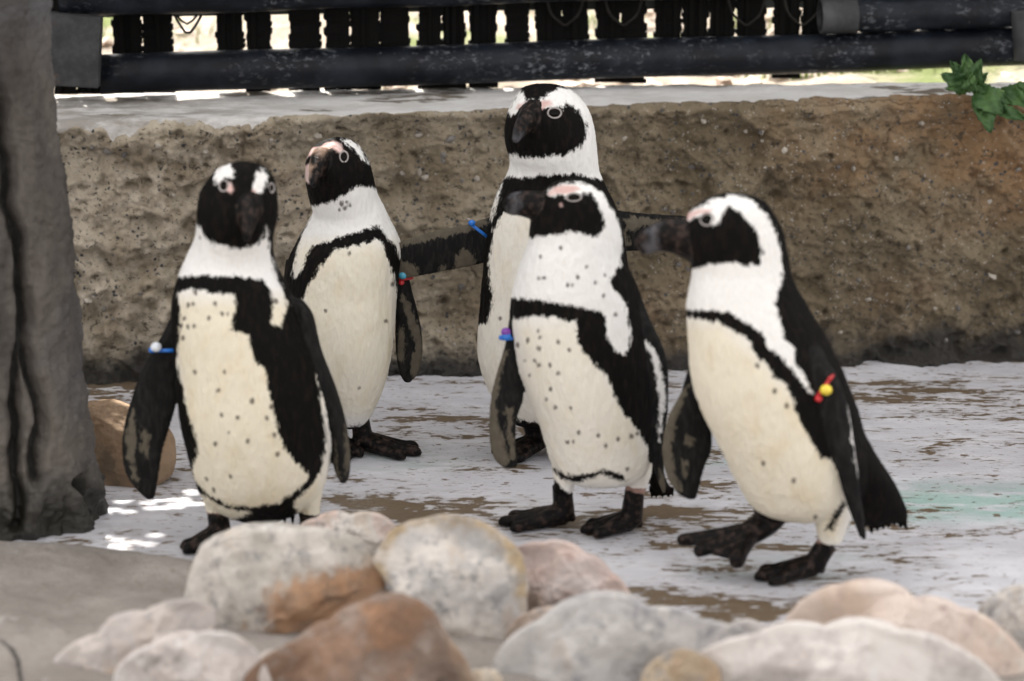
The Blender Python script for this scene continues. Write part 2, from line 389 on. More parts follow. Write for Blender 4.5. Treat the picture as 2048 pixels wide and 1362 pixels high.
# ---- concrete bank under the rocks
EDGE = [(-1500, 1070), (-200, 1078), (0, 1084), (130, 1092), (260, 1102), (360, 1118), (460, 1140), (700, 1165), (1000, 1210), (1300, 1262), (1480, 1285), (1750, 1290), (2048, 1285), (3500, 1270)]
edge_w = np.array([tuple(ground(*e))[:2] for e in EDGE])
def build_bank():
    xs = np.concatenate([np.linspace(-3, -1.05, 20), np.linspace(-1.0, 1.0, 330), np.linspace(1.05, 3, 20)])
    us = np.concatenate([np.linspace(0, 0.06, 14), np.linspace(0.065, 1.0, 150), np.linspace(1.05, 2.6, 12)])
    X = np.repeat(xs, len(us)); U = np.tile(us, len(xs))
    Ye = np.interp(X, edge_w[:, 0], edge_w[:, 1]) + 0.012 * fbm(np.stack([X * 9, X * 0, X * 0 + 3], 1), 4)
    q = np.stack([X, U, U * 0], 1)
    Z = 0.016 * (1 - np.exp(-U / 0.02)) + 0.035 * np.clip(U / 0.5, 0, 1) + (0.012 * fbm(q * 4, 4) + 0.003 * fbm(q * 30, 3)) * np.clip(U / 0.08, 0, 1) - 0.003
    Y = Ye - U
    # crack running off at the lower left
    cr = [tuple(ground(*p, 0.04))[:2] for p in ((-40, 1282), (0, 1294), (22, 1308), (36, 1330), (42, 1365), (44, 1420))]
    d = line_dist(np.stack([X, Y], 1), cr); g = np.clip(1 - d / 0.0055, 0, 1); Z -= 0.008 * g
    fc = []; n = len(us)
    for i in range(len(xs) - 1):
        for j in range(n - 1):
            a = i * n + j; fc.append((a, a + 1, a + n + 1, a + n))
    me = mesh_of('concrete_bank', np.stack([X, Y, Z], 1), fc); set_attr(me, 'crack', g); return me
m = M('bank_concrete')
c = m.mix(m.step(m.noise(6, 6, 0.65), 0.32, 0.68), (0.235, 0.208, 0.185), (0.355, 0.322, 0.295))
c = m.mix(m.math('MULTIPLY', m.step(m.noise(55, 4, 0.7), 0.55, 0.7), 0.6), c, (0.20, 0.17, 0.15))
c = m.mix(m.math('MULTIPLY', m.step(m.noise(16, 5, 0.7), 0.62, 0.7), 0.6), c, (0.55, 0.53, 0.51))
c = m.mix(m.step(m.attr('crack'), 0.2, 0.7), c, (0.05, 0.045, 0.04))
c = m.mix(m.math('MULTIPLY', m.step(m.noise(190, 3, .7), 0.56, 0.68), 0.6), c, (0.14, 0.115, 0.10))
c = m.mix(m.math('MULTIPLY', m.step(m.noise(3.2, 5, .65), 0.45, 0.65), 0.45), c, (0.20, 0.175, 0.16))
m.base(c); m.rough(0.9); m.bump(m.noise(70, 6, .7), .9, .008); m.bump(m.noise(260, 3, .7), .6, .003)
link('concrete_bank', build_bank(), m.m)['kind'] = 'structure'

# ================================================================== LOFT TOOLS
def crom(K, n):
    K = np.asarray(K, float); out = []
    for i in range(len(K) - 1):
        p0 = K[max(i - 1, 0)]; p1 = K[i]; p2 = K[i + 1]; p3 = K[min(i + 2, len(K) - 1)]
        for k in range(n):
            t = k / n
            out.append(0.5 * ((2 * p1) + (p2 - p0) * t + (2 * p0 - 5 * p1 + 4 * p2 - p3) * t * t + (3 * p1 - p0 - 3 * p2 + p3) * t ** 3))
    out.append(K[-1]); return np.array(out)
def loft(rings, Y, seg=28, sub=5, power=1.0, cap=True):
    """rings: (xl,yl,xr,yr,half depth,depth offset) measured on the photograph at distance Y -> closed solid"""
    R = crom(rings, sub); s = scale_at(at(R[0][0], R[0][1], Y))
    C = []; A = []; D = []
    for xl, yl, xr, yr, dd, dy in R:
        YY = Y + dy / s; l = at(xl, yl, YY); r = at(xr, yr, YY)
        C.append((l + r) / 2); A.append((r - l) / 2); D.append(max(dd, 0.5) / s)
    V = []; Fc = []; n = len(C)
    for i in range(n):
        t = C[min(i + 1, n - 1)] - C[max(i - 1, 0)]
        b = t.cross(A[i])
        if b.length < 1e-9: b = Vector((0, 1, 0))
        b.normalize(); b *= D[i]
        for k in range(seg):
            a = 2 * math.pi * k / seg; ca, sa = math.cos(a), math.sin(a)
            ca = math.copysign(abs(ca) ** power, ca); sa = math.copysign(abs(sa) ** power, sa)
            V.append(C[i] + A[i] * ca + b * sa)
    for i in range(n - 1):
        for k in range(seg):
            a = i * seg + k; b2 = i * seg + (k + 1) % seg; Fc.append((a, b2, b2 + seg, a + seg))
    Fc.append(tuple(range(seg))[::-1]); Fc.append(tuple((n - 1) * seg + k for k in range(seg)))
    return V, Fc
def tube(pts, radii, seg=12, sub=3):
    K = crom([tuple(p) + (r,) for p, r in zip(pts, radii)], sub); V = []; Fc = []; n = len(K)
    C = [Vector(k[:3]) for k in K]; ref = Vector((0.3, 0.2, 1))
    for i in range(n):
        t = (C[min(i + 1, n - 1)] - C[max(i - 1, 0)]).normalized()
        u = t.cross(ref)
        if u.length < 1e-3: u = t.cross(Vector((1, 0, 0)))
        u.normalize(); w = t.cross(u)
        for k in range(seg):
            a = 2 * math.pi * k / seg; V.append(C[i] + (u * math.cos(a) + w * math.sin(a)) * K[i][3])
    for i in range(n - 1):
        for k in range(seg):
            a = i * seg + k; b = i * seg + (k + 1) % seg; Fc.append((a, b, b + seg, a + seg))
    Fc.append(tuple(range(seg))[::-1]); Fc.append(tuple((n - 1) * seg + k for k in range(seg)))
    return V, Fc
def slab(poly3, th):
    """closed prism under a flat polygon of 3D points"""
    n = len(poly3); V = [Vector(p) + Vector((0, 0, th / 2)) for p in poly3] + [Vector(p) - Vector((0, 0, th / 2)) for p in poly3]
    Fc = [tuple(range(n)), tuple(range(2 * n - 1, n - 1, -1))] + [(i, i + n, (i + 1) % n + n, (i + 1) % n) for i in range(n)]
    return V, Fc
def fix(VF):
    bm = bmesh.new(); vs_ = [bm.verts.new(v) for v in VF[0]]
    for f in VF[1]:
        try: bm.faces.new([vs_[i] for i in f])
        except ValueError: pass
    bmesh.ops.remove_doubles(bm, verts=bm.verts, dist=1e-6)
    bmesh.ops.recalc_face_normals(bm, faces=bm.faces); bmesh.ops.triangulate(bm, faces=[f for f in bm.faces if len(f.verts) > 4])
    bm.verts.index_update()
    V = [v.co.copy() for v in bm.verts]; Fc = [tuple(v.index for v in f.verts) for f in bm.faces]; bm.free(); return V, Fc
def smooth_mesh(me, it, lam=0.5, weight=None):
    co = coords(me); E = np.empty(len(me.edges) * 2, dtype=np.int32); me.edges.foreach_get('vertices', E); E = E.reshape(-1, 2)
    deg = np.bincount(E.ravel(), minlength=len(co)).astype(float)[:, None]; deg[deg == 0] = 1
    for k in range(it):
        s = np.zeros_like(co)
        for ax in range(3):
            s[:, ax] = np.bincount(E[:, 0], co[E[:, 1], ax], len(co)) + np.bincount(E[:, 1], co[E[:, 0], ax], len(co))
        l = lam if k % 2 == 0 else -lam * 0.93 * (1 if k < it - 1 else 0)
        w = l if weight is None else l * weight[:, None]
        co = co + w * (s / deg - co)
    set_coords(me, co)
def remesh(solids, voxel):
    V = []; Fc = []
    for v, f in solids:
        o = len(V); V += v; Fc += [tuple(i + o for i in q) for q in f]
    me = mesh_of('tmp', V, Fc); ob = bpy.data.objects.new('tmp', me); COL.objects.link(ob)
    md = ob.modifiers.new('r', 'REMESH'); md.mode = 'VOXEL'; md.voxel_size = voxel; md.adaptivity = 0
    dg = bpy.context.evaluated_depsgraph_get(); res = bpy.data.meshes.new_from_object(ob.evaluated_get(dg))
    bpy.data.objects.remove(ob); bpy.data.meshes.remove(me)
    return res

# ================================================================== PENGUIN MATERIAL
m = M('penguin_plumage')
wh, sk, pa, cr_, hd, pf = (m.attr(a) for a in ('white', 'skin_or_sun', 'pale', 'cream', 'hard', 'spot'))
wg = m.attr('wing')
en = m.math('SUBTRACT', m.noise(170, 3, 0.6, (1, 1, 0.5)), 0.5)
en2 = m.math('SUBTRACT', m.noise(420, 2, 0.5, (1, 1, 0.4)), 0.5)
en3 = m.math('SUBTRACT', m.noise(75, 3, 0.6, (1, 1, 0.6)), 0.5)
edge = m.math('ADD', m.math('MULTIPLY', en3, 17.0), m.math('ADD', m.math('MULTIPLY', en, 16.0), m.math('MULTIPLY', en2, 9.0)))
w = m.step(m.math('ADD', wh, edge), -3.6, 3.6)
whitec = m.mix(cr_, (0.80, 0.79, 0.775), (0.755, 0.695, 0.565))
whitec = m.mix(m.math('MULTIPLY', m.step(m.noise(28, 4, 0.6, (1, 1, 0.5)), 0.45, 0.75), m.math('MULTIPLY', cr_, 0.5)), whitec, (0.64, 0.53, 0.34))
whitec = m.mix(m.math('MULTIPLY', m.step(m.noise(260, 3, 0.6, (1, 1, 0.25)), 0.45, 0.75), 0.16), whitec, (0.50, 0.45, 0.38))
blackc = m.mix(m.step(m.noise(120, 4, 0.6, (1, 1, 0.3)), 0.45, 0.75), (0.0032, 0.0027, 0.0025), (0.0105, 0.0075, 0.006))
spt = m.step(m.math('ADD', pf, m.math('ADD', m.math('MULTIPLY', en, 9.0), m.math('MULTIPLY', en2, 3.0))), -3.0, 2.0)
whitec = m.mix(m.math('MULTIPLY', spt, 0.80), whitec, (0.035, 0.020, 0.014))
blackc = m.mix(wg, blackc, m.mix(m.step(m.noise(150, 3, .6, (1, 1, .3)), .4, .7), (0.0085, 0.0085, 0.0085), (0.020, 0.019, 0.0185)))
c = m.mix(w, blackc, whitec)
pe = m.step(m.math('ADD', pa, m.math('MULTIPLY', en, 26.0)), -3.0, 3.5)
palec = m.mix(m.noise(90, 4), (0.085, 0.07, 0.05), (0.20, 0.175, 0.135))
c = m.mix(m.math('MULTIPLY', pe, 0.72), c, palec)
c = m.mix(m.step(m.math('ADD', sk, m.math('MULTIPLY', en, 6.0)), -2.5, 4.5), c, m.mix(m.step(m.noise(70, 3), .4, .65), (0.60, 0.40, 0.37), (0.66, 0.52, 0.49)))
lea = m.mix(m.step(m.noise(95, 4, 0.6), 0.46, 0.68), (0.0062, 0.0056, 0.0056), (0.046, 0.031, 0.026))
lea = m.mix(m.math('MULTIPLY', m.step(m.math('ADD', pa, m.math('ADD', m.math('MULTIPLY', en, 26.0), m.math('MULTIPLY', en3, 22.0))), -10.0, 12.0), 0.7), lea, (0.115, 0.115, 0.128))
lea = m.mix(m.math('MULTIPLY', m.step(m.math('ADD', sk, m.math('MULTIPLY', en3, 26.0)), -6.0, 9.0), 0.75), lea, (0.42, 0.29, 0.22))  # warm sunlight painted into the bill colour
lea = m.mix(m.step(m.math('ADD', wh, m.math('MULTIPLY', en, 16.0)), 0.0, 5.0), lea, (0.30, 0.19, 0.16))
c = m.mix(m.step(hd, 0.35, 0.65), c, lea)
m.base(c); m.rough(m.math('SUBTRACT', 0.70, m.math('MULTIPLY', hd, 0.34)))
m.b.inputs['Sheen Weight'].default_value = 0.0; m.b.inputs['Sheen Roughness'].default_value = 0.5
m.b.inputs['Specular IOR Level'].default_value = 0.09
m.bump(m.noise(240, 4, 0.65, (1, 1, 0.3)), 0.38, 0.003); m.bump(m.noise(42, 4, 0.6, (1, 1, 0.4)), 0.5, 0.007)
m.bump(m.voro(150, 'F1', (1, 1, 0.55)), 0.12, 0.002)
MAT_PENGUIN = m.m
m = M('eye_dark'); m.base((0.004, 0.003, 0.002)); m.rough(0.12); m.b.inputs['Specular IOR Level'].default_value = 0.10; MAT_EYE = m.m
MAT_RING = flat_mat('eye_ring_skin', (0.33, 0.30, 0.29), 0.5)

def ico(name, loc, r, scl=(1, 1, 1), rot=None, sub=3):
    bm = bmesh.new(); bmesh.ops.create_icosphere(bm, subdivisions=sub, radius=r)
    mt = Matrix.Translation(loc) @ (rot.to_4x4() if rot else Matrix.Identity(4)) @ Matrix.Diagonal((*scl, 1))
    bm.transform(mt); me = bpy.data.meshes.new(name); bm.to_mesh(me); bm.free(); return me
def torus(name, c, a, b, r, seg=36, rs=8):
    V = []; Fc = []
    nrm = a.cross(b).normalized()
    for i in range(seg):
        t = 2 * math.pi * i / seg; e = a * math.cos(t) + b * math.sin(t); en_ = e.normalized()
        for k in range(rs):
            q = 2 * math.pi * k / rs; V.append(c + e + (en_ * math.cos(q) + nrm * math.sin(q)) * r)
    for i in range(seg):
        for k in range(rs):
            Fc.append((i * rs + k, ((i + 1) % seg) * rs + k, ((i + 1) % seg) * rs + (k + 1) % rs, i * rs + (k + 1) % rs))
    return mesh_of(name, V, Fc)

def foot_solids(heel, tip, ankle, Y, spread=24, rt=0.0085, back=0.018):
    """a webbed foot standing on the floor: heel/tip measured on the floor, three toes fanned about the heel"""
    h = ground(*heel); t = ground(*tip); d = (t - h); L = d.length; d.normalize()
    an = at(ankle[0], ankle[1], h.y); out = []; tips = []
    for k, a in enumerate((-spread, 0, spread)):
        dr = Matrix.Rotation(math.radians(a), 3, 'Z') @ d; LL = L * (1.0 if a == 0 else 0.90)
        p = [h + Vector((0, 0, 0.022)), h + dr * LL * 0.35 + Vector((0, 0, 0.017)), h + dr * LL * 0.72 + Vector((0, 0, 0.0105)), h + dr * (LL - 0.010) + Vector((0, 0, 0.0095)), h + dr * LL + Vector((0, 0, 0.005))]
        out.append(tube(p, [0.017, 0.0135, 0.0098, 0.0095, 0.003], 12))
        tips.append(h + dr * LL * 0.86 + Vector((0, 0, 0.006)))
    b = h - d * back + Vector((0, 0, 0.010))
    out.append(slab([h - d * 0.006 + Vector((0, 0, 0.006)), tips[0], (tips[0] + tips[1]) / 2 - d * L * 0.07, tips[1], (tips[1] + tips[2]) / 2 - d * L * 0.07, tips[2]], 0.009))
    out.append(tube([an, an.lerp(h, 0.5) + Vector((0, 0, 0.012)), h + Vector((0, 0, 0.018))], [0.0165, 0.017, 0.018], 14))
    out.append(tube([h + Vector((0, 0, 0.02)), b], [0.013, 0.005], 10))
    return out

VOX = 0.0027
def penguin(label, Y, base, body, parts, white, cream, skin_or_sun, spots, eyes, pale, hardpale=(), black=(), white_hard=(), fringe=None, disp=1.0):
    """parts: list of (kind, [solids]) ; all charts are measured flat, along the bird's own front axis"""
    root = empty('penguin', base, label, 'penguin', 'five penguins standing on the pool floor')
    solids = [fix(b) for b in body]; groups = []
    for kind, sl in parts:
        sl = [fix(s) for s in sl]; solids += sl
        V = []; Fc = []
        for v, f in sl:
            o = len(V); V += v; Fc += [tuple(i + o for i in q) for q in f]
        groups.append((kind, BVHTree.FromPolygons(V, Fc), V))
    me = remesh(solids, VOX)
    co = coords(me); n = len(co)
    kinds = np.zeros(n, dtype=int); KN = {'body': 0, 'beak': 1, 'flipper': 2, 'foot': 3, 'tail': 4}
    hard = np.zeros(n)
    for kind, bvh, V in groups:
        A = np.array(V); lo, hi = A.min(0) - 0.004, A.max(0) + 0.004
        idx = np.nonzero(((co > lo) & (co < hi)).all(1))[0]
        for i in idx:
            r = bvh.find_nearest(co[i], 0.0035)
            if r[0] is not None: kinds[i] = KN[kind]
    wgt = np.where(kinds == 0, 1.0, 0.55)
    smooth_mesh(me, 18, 0.55, wgt)
    co = coords(me); nr = normals(me)
    # chart coordinates: flat projection along the axis from which the bird was measured
    O = at(base_px[0], base_px[1], Y); ax = (O - CAM).normalized(); s = scale_at(O)
    a1 = RIGHT; a2 = ax.cross(a1).normalized()
    if a2.z > 0: a2 = -a2
    q = co - np.array(O); Q = np.stack([base_px[0] + q @ np.array(a1) * s, base_px[1] + q @ np.array(a2) * s], 1)
    facing = -(nr @ np.array(ax))
    W = np.full(n, -60.0)
    for p in white: W = np.maximum(W, poly_sdf(Q, p))
    for p in black: W = np.minimum(W, -poly_sdf(Q, p))
    W = np.clip(W, -60, 60)
    SP = np.full(n, -60.0)
    for (x, y, *r) in spots:
        SP = np.maximum(SP, np.where(facing > 0, (r[0] if r else 6.0) * spot_k - np.hypot((Q[:, 0] - x) * 1.15, (Q[:, 1] - y) * 0.9), -60))
    is_head = Q[:, 1] < head_y
    W = np.where(is_head, W, np.minimum(W, (facing + 0.52) * 90))
    C = np.zeros(n)
    for p in cream: C = np.maximum(C, np.clip(poly_sdf(Q, p) / 45.0 + 0.3, 0, 1) * cream_k)
    S = np.full(n, -60.0)
    for p in skin_or_sun: S = np.maximum(S, poly_sdf(Q, p))
    PL = np.full(n, -60.0)
    for p in pale: PL = np.maximum(PL, poly_sdf(Q, p))
    isf = kinds == 2
    PL = np.where(isf, PL, -60.0)
    HP = np.full(n, -60.0)
    for p in hardpale: HP = np.maximum(HP, poly_sdf(Q, p))
    WH = np.full(n, -60.0)
    for p in white_hard: WH = np.maximum(WH, poly_sdf(Q, p))
    hd_ = np.isin(kinds, (1, 3))
    W = np.where(isf | (kinds == 4), -60, W); W = np.where(hd_, WH, W)
    if flip_white:
        FW = np.full(n, -60.0)
        for p in flip_white: FW = np.maximum(FW, poly_sdf(Q, p))
        W = np.where(isf, FW, W)
    PL = np.where(hd_, HP, PL); S = np.where(isf | ((kinds == 1) & (not sunlit_bill)) | (kinds == 3), -60, S)
    for nm, arr in (('white', W), ('skin_or_sun', S), ('pale', PL), ('cream', C), ('hard', hd_.astype(float)), ('spot', np.where(kinds == 0, SP, -60.0))): set_attr(me, nm, np.clip(arr, -60, 60))
    set_attr(me, 'wing', isf.astype(float))
    # plumage relief
    soft = (kinds == 0).astype(float)
    rel = 0.0011 * fbm(co * np.array([55, 55, 22.0]), 3) + 0.0009 * fbm(co * np.array([190, 190, 60.0]), 2)
    co2 = co + nr * (rel * (0.35 + 0.65 * soft) * disp)[:, None]
    set_coords(me, co2)
    bv = BVHTree.FromPolygons([Vector(c) for c in co2], [tuple(p.vertices) for p in me.polygons])
    for (ex, ey, rx, ry) in eyes:
        P0 = O + a1 * ((ex - base_px[0]) / s) + a2 * ((ey - base_px[1]) / s)
        hit, nn, _, _ = bv.ray_cast(P0 - ax * 0.6, ax)
        if hit is None: continue
        nn = (nn * 0.6 + (-ax) * 0.4).normalized()
        u = a1 - nn * a1.dot(nn); u.normalize(); v = nn.cross(u).normalized()
        rot = Matrix((u, v, nn)).transposed()
        e = link('eye', ico('eye', hit - nn * 0.0005, 1.0, (rx * 0.80 / s, ry * 0.80 / s, 0.0032), rot), MAT_EYE, root)
        rg = torus('eye_ring', hit + nn * 0.0004, u * rx / s, v * ry / s, 1.8 / s, 28, 8)
        ro = link('eye_ring', rg, MAT_RING); rg.transform(Matrix.Translation(-root.location)); ro.parent = e
    link('body', me, MAT_PENGUIN, root)
    return root, s

def band(root, Y, ring, col, beads, name='flipper_band', r=0.0028):
    """a ring round the flipper: ring = (xl,yl,xr,yr,half depth,offset); beads (px,py,offset,radius px,colour)"""
    xl, yl, xr, yr, dd, dy = ring; s = scale_at(at(xl, yl, Y)); YY = Y + dy / s
    l, rr = at(xl, yl, YY), at(xr, yr, YY); a = (rr - l) / 2; ax = ((l + rr) / 2 - CAM).normalized()
    b = ax - a * (ax.dot(a) / a.length_squared); b.normalize(); b *= dd / s
    o = link(name, torus(name, (l + rr) / 2, a, b, r), flat_mat('band_plastic', col, 0.35), root)
    for (x, y, d, rad, cc) in beads:
        p = at(x, y, Y + d / s)
        me = ico('bead', p, rad / s, (1, 1, 0.9)); bo = link('bead', me, flat_mat('bead_plastic', cc, 0.25))
        me.transform(Matrix.Translation(-root.location)); bo.parent = o
    return o

BLUE, WHITEB, LBLUE, RED, YEL, PURP = (0.02, 0.17, 0.62), (0.75, 0.80, 0.86), (0.10, 0.46, 0.66), (0.50, 0.025, 0.03), (0.80, 0.62, 0.06), (0.20, 0.05, 0.36)

# ================================================================== PENGUIN 1 (front left, facing out)
flip_white = []; sunlit_bill = False; cream_k = 1.0; spot_k = 0.66
base_px = (490, 800); head_y = 500
Y1 = ground(490, 1088).y
g1 = ground(490, 1088)
b = loft([(478, 326, 500, 326, 10, -5), (448, 333, 527, 333, 38, -8), (424, 348, 545, 350, 58, -12), (405, 375, 553, 380, 70, -16), (396, 405, 556, 405, 75, -20), (393, 435, 555, 435, 76, -22),
          (391, 465, 549, 462, 72, -16), (383, 492, 546, 490, 72, -8), (369, 520, 549, 518, 82, -2), (357, 550, 560, 545, 96, 0), (347, 585, 577, 575, 108, 0), (343, 625, 594, 615, 118, 0), (344, 665, 612, 655, 124, -2), (349, 710, 633, 700, 128, -5),
          (354, 765, 650, 760, 132, -8), (358, 825, 660, 820, 134, -10), (370, 885, 663, 880, 130, -10), (384, 940, 658, 935, 118, -8), (400, 980, 645, 975, 98, 0), (428, 1004, 615, 1003, 70, 8), (480, 1015, 570, 1014, 40, 15)], Y1, 40)
beak = [loft([(466, 412, 526, 412, 34, -62), (472, 424, 520, 424, 30, -84), (477, 440, 514, 440, 24, -106), (481, 456, 509, 456, 18, -124), (485, 472, 503, 472, 11, -136), (489, 482, 498, 482, 4, -140)], Y1, 20)]
fl1 = loft([(338, 640, 372, 640, 20, 10), (318, 680, 356, 680, 16, 10), (300, 710, 356, 705, 14, 8), (275, 760, 352, 760, 12, 5), (261, 800, 354, 802, 11, 3), (248, 850, 341, 852, 10, 0), (243, 900, 326, 902, 9, 0), (252, 950, 318, 950, 8, 0), (276, 982, 313, 982, 7, 0), (294, 999, 308, 999, 4, 0)], Y1, 28)
fl2 = loft([(570, 590, 606, 600, 30, 10), (596, 630, 626, 630, 40, 5), (612, 700, 643, 700, 48, 2), (638, 770, 669, 770, 48, 0), (655, 830, 688, 830, 44, 0), (664, 880, 698, 880, 38, 0), (667, 930, 701, 930, 30, 0), (676, 956, 697, 956, 18, 0), (682, 966, 691, 966, 8, 0)], Y1, 28)
th1 = loft([(405, 940, 500, 940, 50, 0), (404, 985, 475, 990, 40, 0), (410, 1015, 458, 1015, 26, 0), (416, 1032, 455, 1032, 20, 0)], Y1, 20)
th2 = loft([(560, 940, 655, 930, 50, 0), (585, 985, 645, 985, 40, 0), (598, 1020, 640, 1018, 26, 0), (604, 1040, 640, 1040, 20, 0)], Y1, 20)
ft1 = foot_solids((442, 1092), (366, 1112), (434, 1026), Y1, 20)
ft2 = foot_solids((618, 1094), (572, 1120), (622, 1034), Y1, 22)
tl = [loft([(x - 7, 990, x + 7, 990, 8, 20), (x - 5 + l, 1028, x + 5 + l, 1028, 6, 24), (x - 2 + l * 1.5, y + 4, x + 1 + l * 1.5, y + 4, 2.5, 26)], Y1, 8, 3) for x, y, l in ((520, 1052, 3), (536, 1062, 3), (551, 1058, 2), (566, 1064, 3), (582, 1058, 3), (600, 1046, 2), (470, 1034, 3))]
P1, s1 = penguin('penguin at front left with a blue band and white bead, beak pointing down', Y1, Vector((g1.x, g1.y, 0)), [b, th1, th2],
    [('beak', beak), ('flipper', [fl1, fl2]), ('foot', ft1 + ft2), ('tail', tl)],
    white=[[(300, 440), (393, 449), (413, 462), (428, 486), (450, 499), (487, 505), (524, 498), (540, 480), (546, 462), (546, 508), (558, 545), (568, 570), (582, 612), (571, 656), (553, 649), (557, 619), (549, 583), (535, 564), (480, 558), (420, 556), (360, 557), (300, 585)],
           [(366, 590), (395, 583), (436, 590), (483, 594), (487, 619), (474, 663), (509, 674), (519, 717), (541, 744), (549, 781), (558, 829), (571, 883), (592, 916), (622, 950), (600, 978), (560, 1004), (504, 1014), (456, 1008), (416, 985), (396, 967), (387, 957), (389, 930), (404, 900), (399, 869), (386, 832), (379, 798), (365, 748), (361, 726), (366, 685), (371, 649), (368, 605)],
           [(640, 744), (649, 822), (654, 883), (645, 940), (625, 970), (594, 1000), (590, 1070), (740, 1070), (740, 744)],
           [(380, 980), (420, 997), (456, 1016), (504, 1023), (470, 1040), (380, 1040)],
           [(405, 372), (419, 355), (436, 336), (458, 330), (470, 338), (484, 354), (484, 370), (465, 368), (456, 378), (444, 376), (443, 356), (432, 354), (412, 374)],
           [(533, 346), (548, 362), (546, 376), (538, 395), (526, 402), (520, 384), (525, 366)]],
    cream=[[(330, 590), (640, 590), (670, 1060), (380, 1060)]],
    skin_or_sun=[[(468, 378), (478, 376), (485, 393), (479, 402), (470, 394)], [(520, 388), (529, 392), (525, 411), (517, 402)]],
    spots=[(389, 614), (400, 612, 5), (445, 612), (432, 641), (459, 632), (470, 632, 5), (388, 656), (403, 656), (377, 678), (401, 745), (462, 745), (449, 781), (516, 802, 7), (456, 829), (487, 834), (544, 835), (468, 864, 4), (507, 881), (441, 886), (558, 869), (563, 906), (419, 957), (469, 951), (433, 979), (553, 813), (413, 482, 4), (380, 640), (374, 655), (500, 640), (510, 655), (495, 660), (405, 590), (460, 592), (560, 606, 7)],
    eyes=[(448, 384, 9, 11), (541, 386, 6, 9)],
    pale=[[(266, 820), (272, 870), (266, 930), (276, 975), (262, 958), (251, 915), (250, 862)], [(284, 850), (300, 870), (292, 920), (280, 900)], [(690, 850), (699, 890), (700, 930), (690, 950), (688, 900)], [(668, 880), (675, 930), (682, 960), (672, 940)]],
    hardpale=[], white_hard=[[(400, 1000), (470, 1000), (470, 1030), (400, 1031)]])
band(P1, Y1, (303, 701, 360, 701, 26, 6), BLUE, [(312, 694, -26, 11, WHITEB), (304, 700, -14, 7, BLUE)])

# ================================================================== PENGUIN 2 (back left, leaning, head to the left)
cream_k = 0.85; sunlit_bill = True
base_px = (690, 600); head_y = 440
Y2 = ground(715, 898).y; g2 = ground(715, 898)
b = loft([(662, 281, 686, 279, 12, 0), (630, 292, 712, 286, 42, -4), (614, 316, 732, 310, 62, -10), (610, 345, 743, 338, 70, -14), (613, 372, 749, 365, 70, -12), (619, 400, 755, 390, 68, -8), (626, 424, 766, 412, 72, -2), (612, 450, 780, 440, 86, 2),
          (594, 482, 797, 474, 99, 2), (578, 515, 803, 506, 108, -2), (570, 555, 799, 545, 113, -10), (569, 605, 793, 598, 116, -20), (576, 655, 789, 648, 118, -32), (590, 705, 784, 700, 116, -36), (612, 752, 775, 748, 104, -30), (642, 795, 757, 792, 84, -14), (672, 824, 738, 822, 54, 5), (690, 836, 722, 836, 30, 5)], Y2, 40)
beak = [loft([(622, 318, 668, 314, 28, -55), (619, 330, 659, 326, 24, -78), (617, 344, 648, 341, 19, -98), (617, 358, 640, 356, 13, -112), (620, 369, 634, 368, 8, -119), (624, 375, 631, 375, 4, -121)], Y2, 20)]
fl1 = loft([(776, 480, 804, 500, 18, 16), (788, 530, 812, 530, 14, 14), (794, 585, 824, 580, 13, 10), (792, 630, 836, 625, 12, 8), (790, 675, 845, 675, 11, 6), (793, 715, 844, 718, 10, 4), (798, 745, 836, 748, 8, 2), (808, 764, 820, 766, 4, 0)], Y2, 28)
fl2 = loft([(572, 520, 600, 515, 20, 10), (566, 580, 600, 580, 18, 5), (572, 650, 606, 650, 14, 0), (590, 730, 622, 730, 10, 0), (604, 775, 616, 775, 4, 0)], Y2, 24)
ft1 = foot_solids((727, 904), (843, 914), (718, 828), Y2, 22)
ft2 = foot_solids((672, 900), (700, 925), (672, 826), Y2, 22)
th1 = loft([(680, 770, 755, 770, 40, 0), (696, 810, 744, 808, 28, 0), (700, 838, 738, 838, 20, 0)], Y2, 20)
th2 = loft([(630, 770, 700, 770, 40, 0), (650, 810, 692, 808, 28, 0), (656, 838, 690, 838, 20, 0)], Y2, 20)
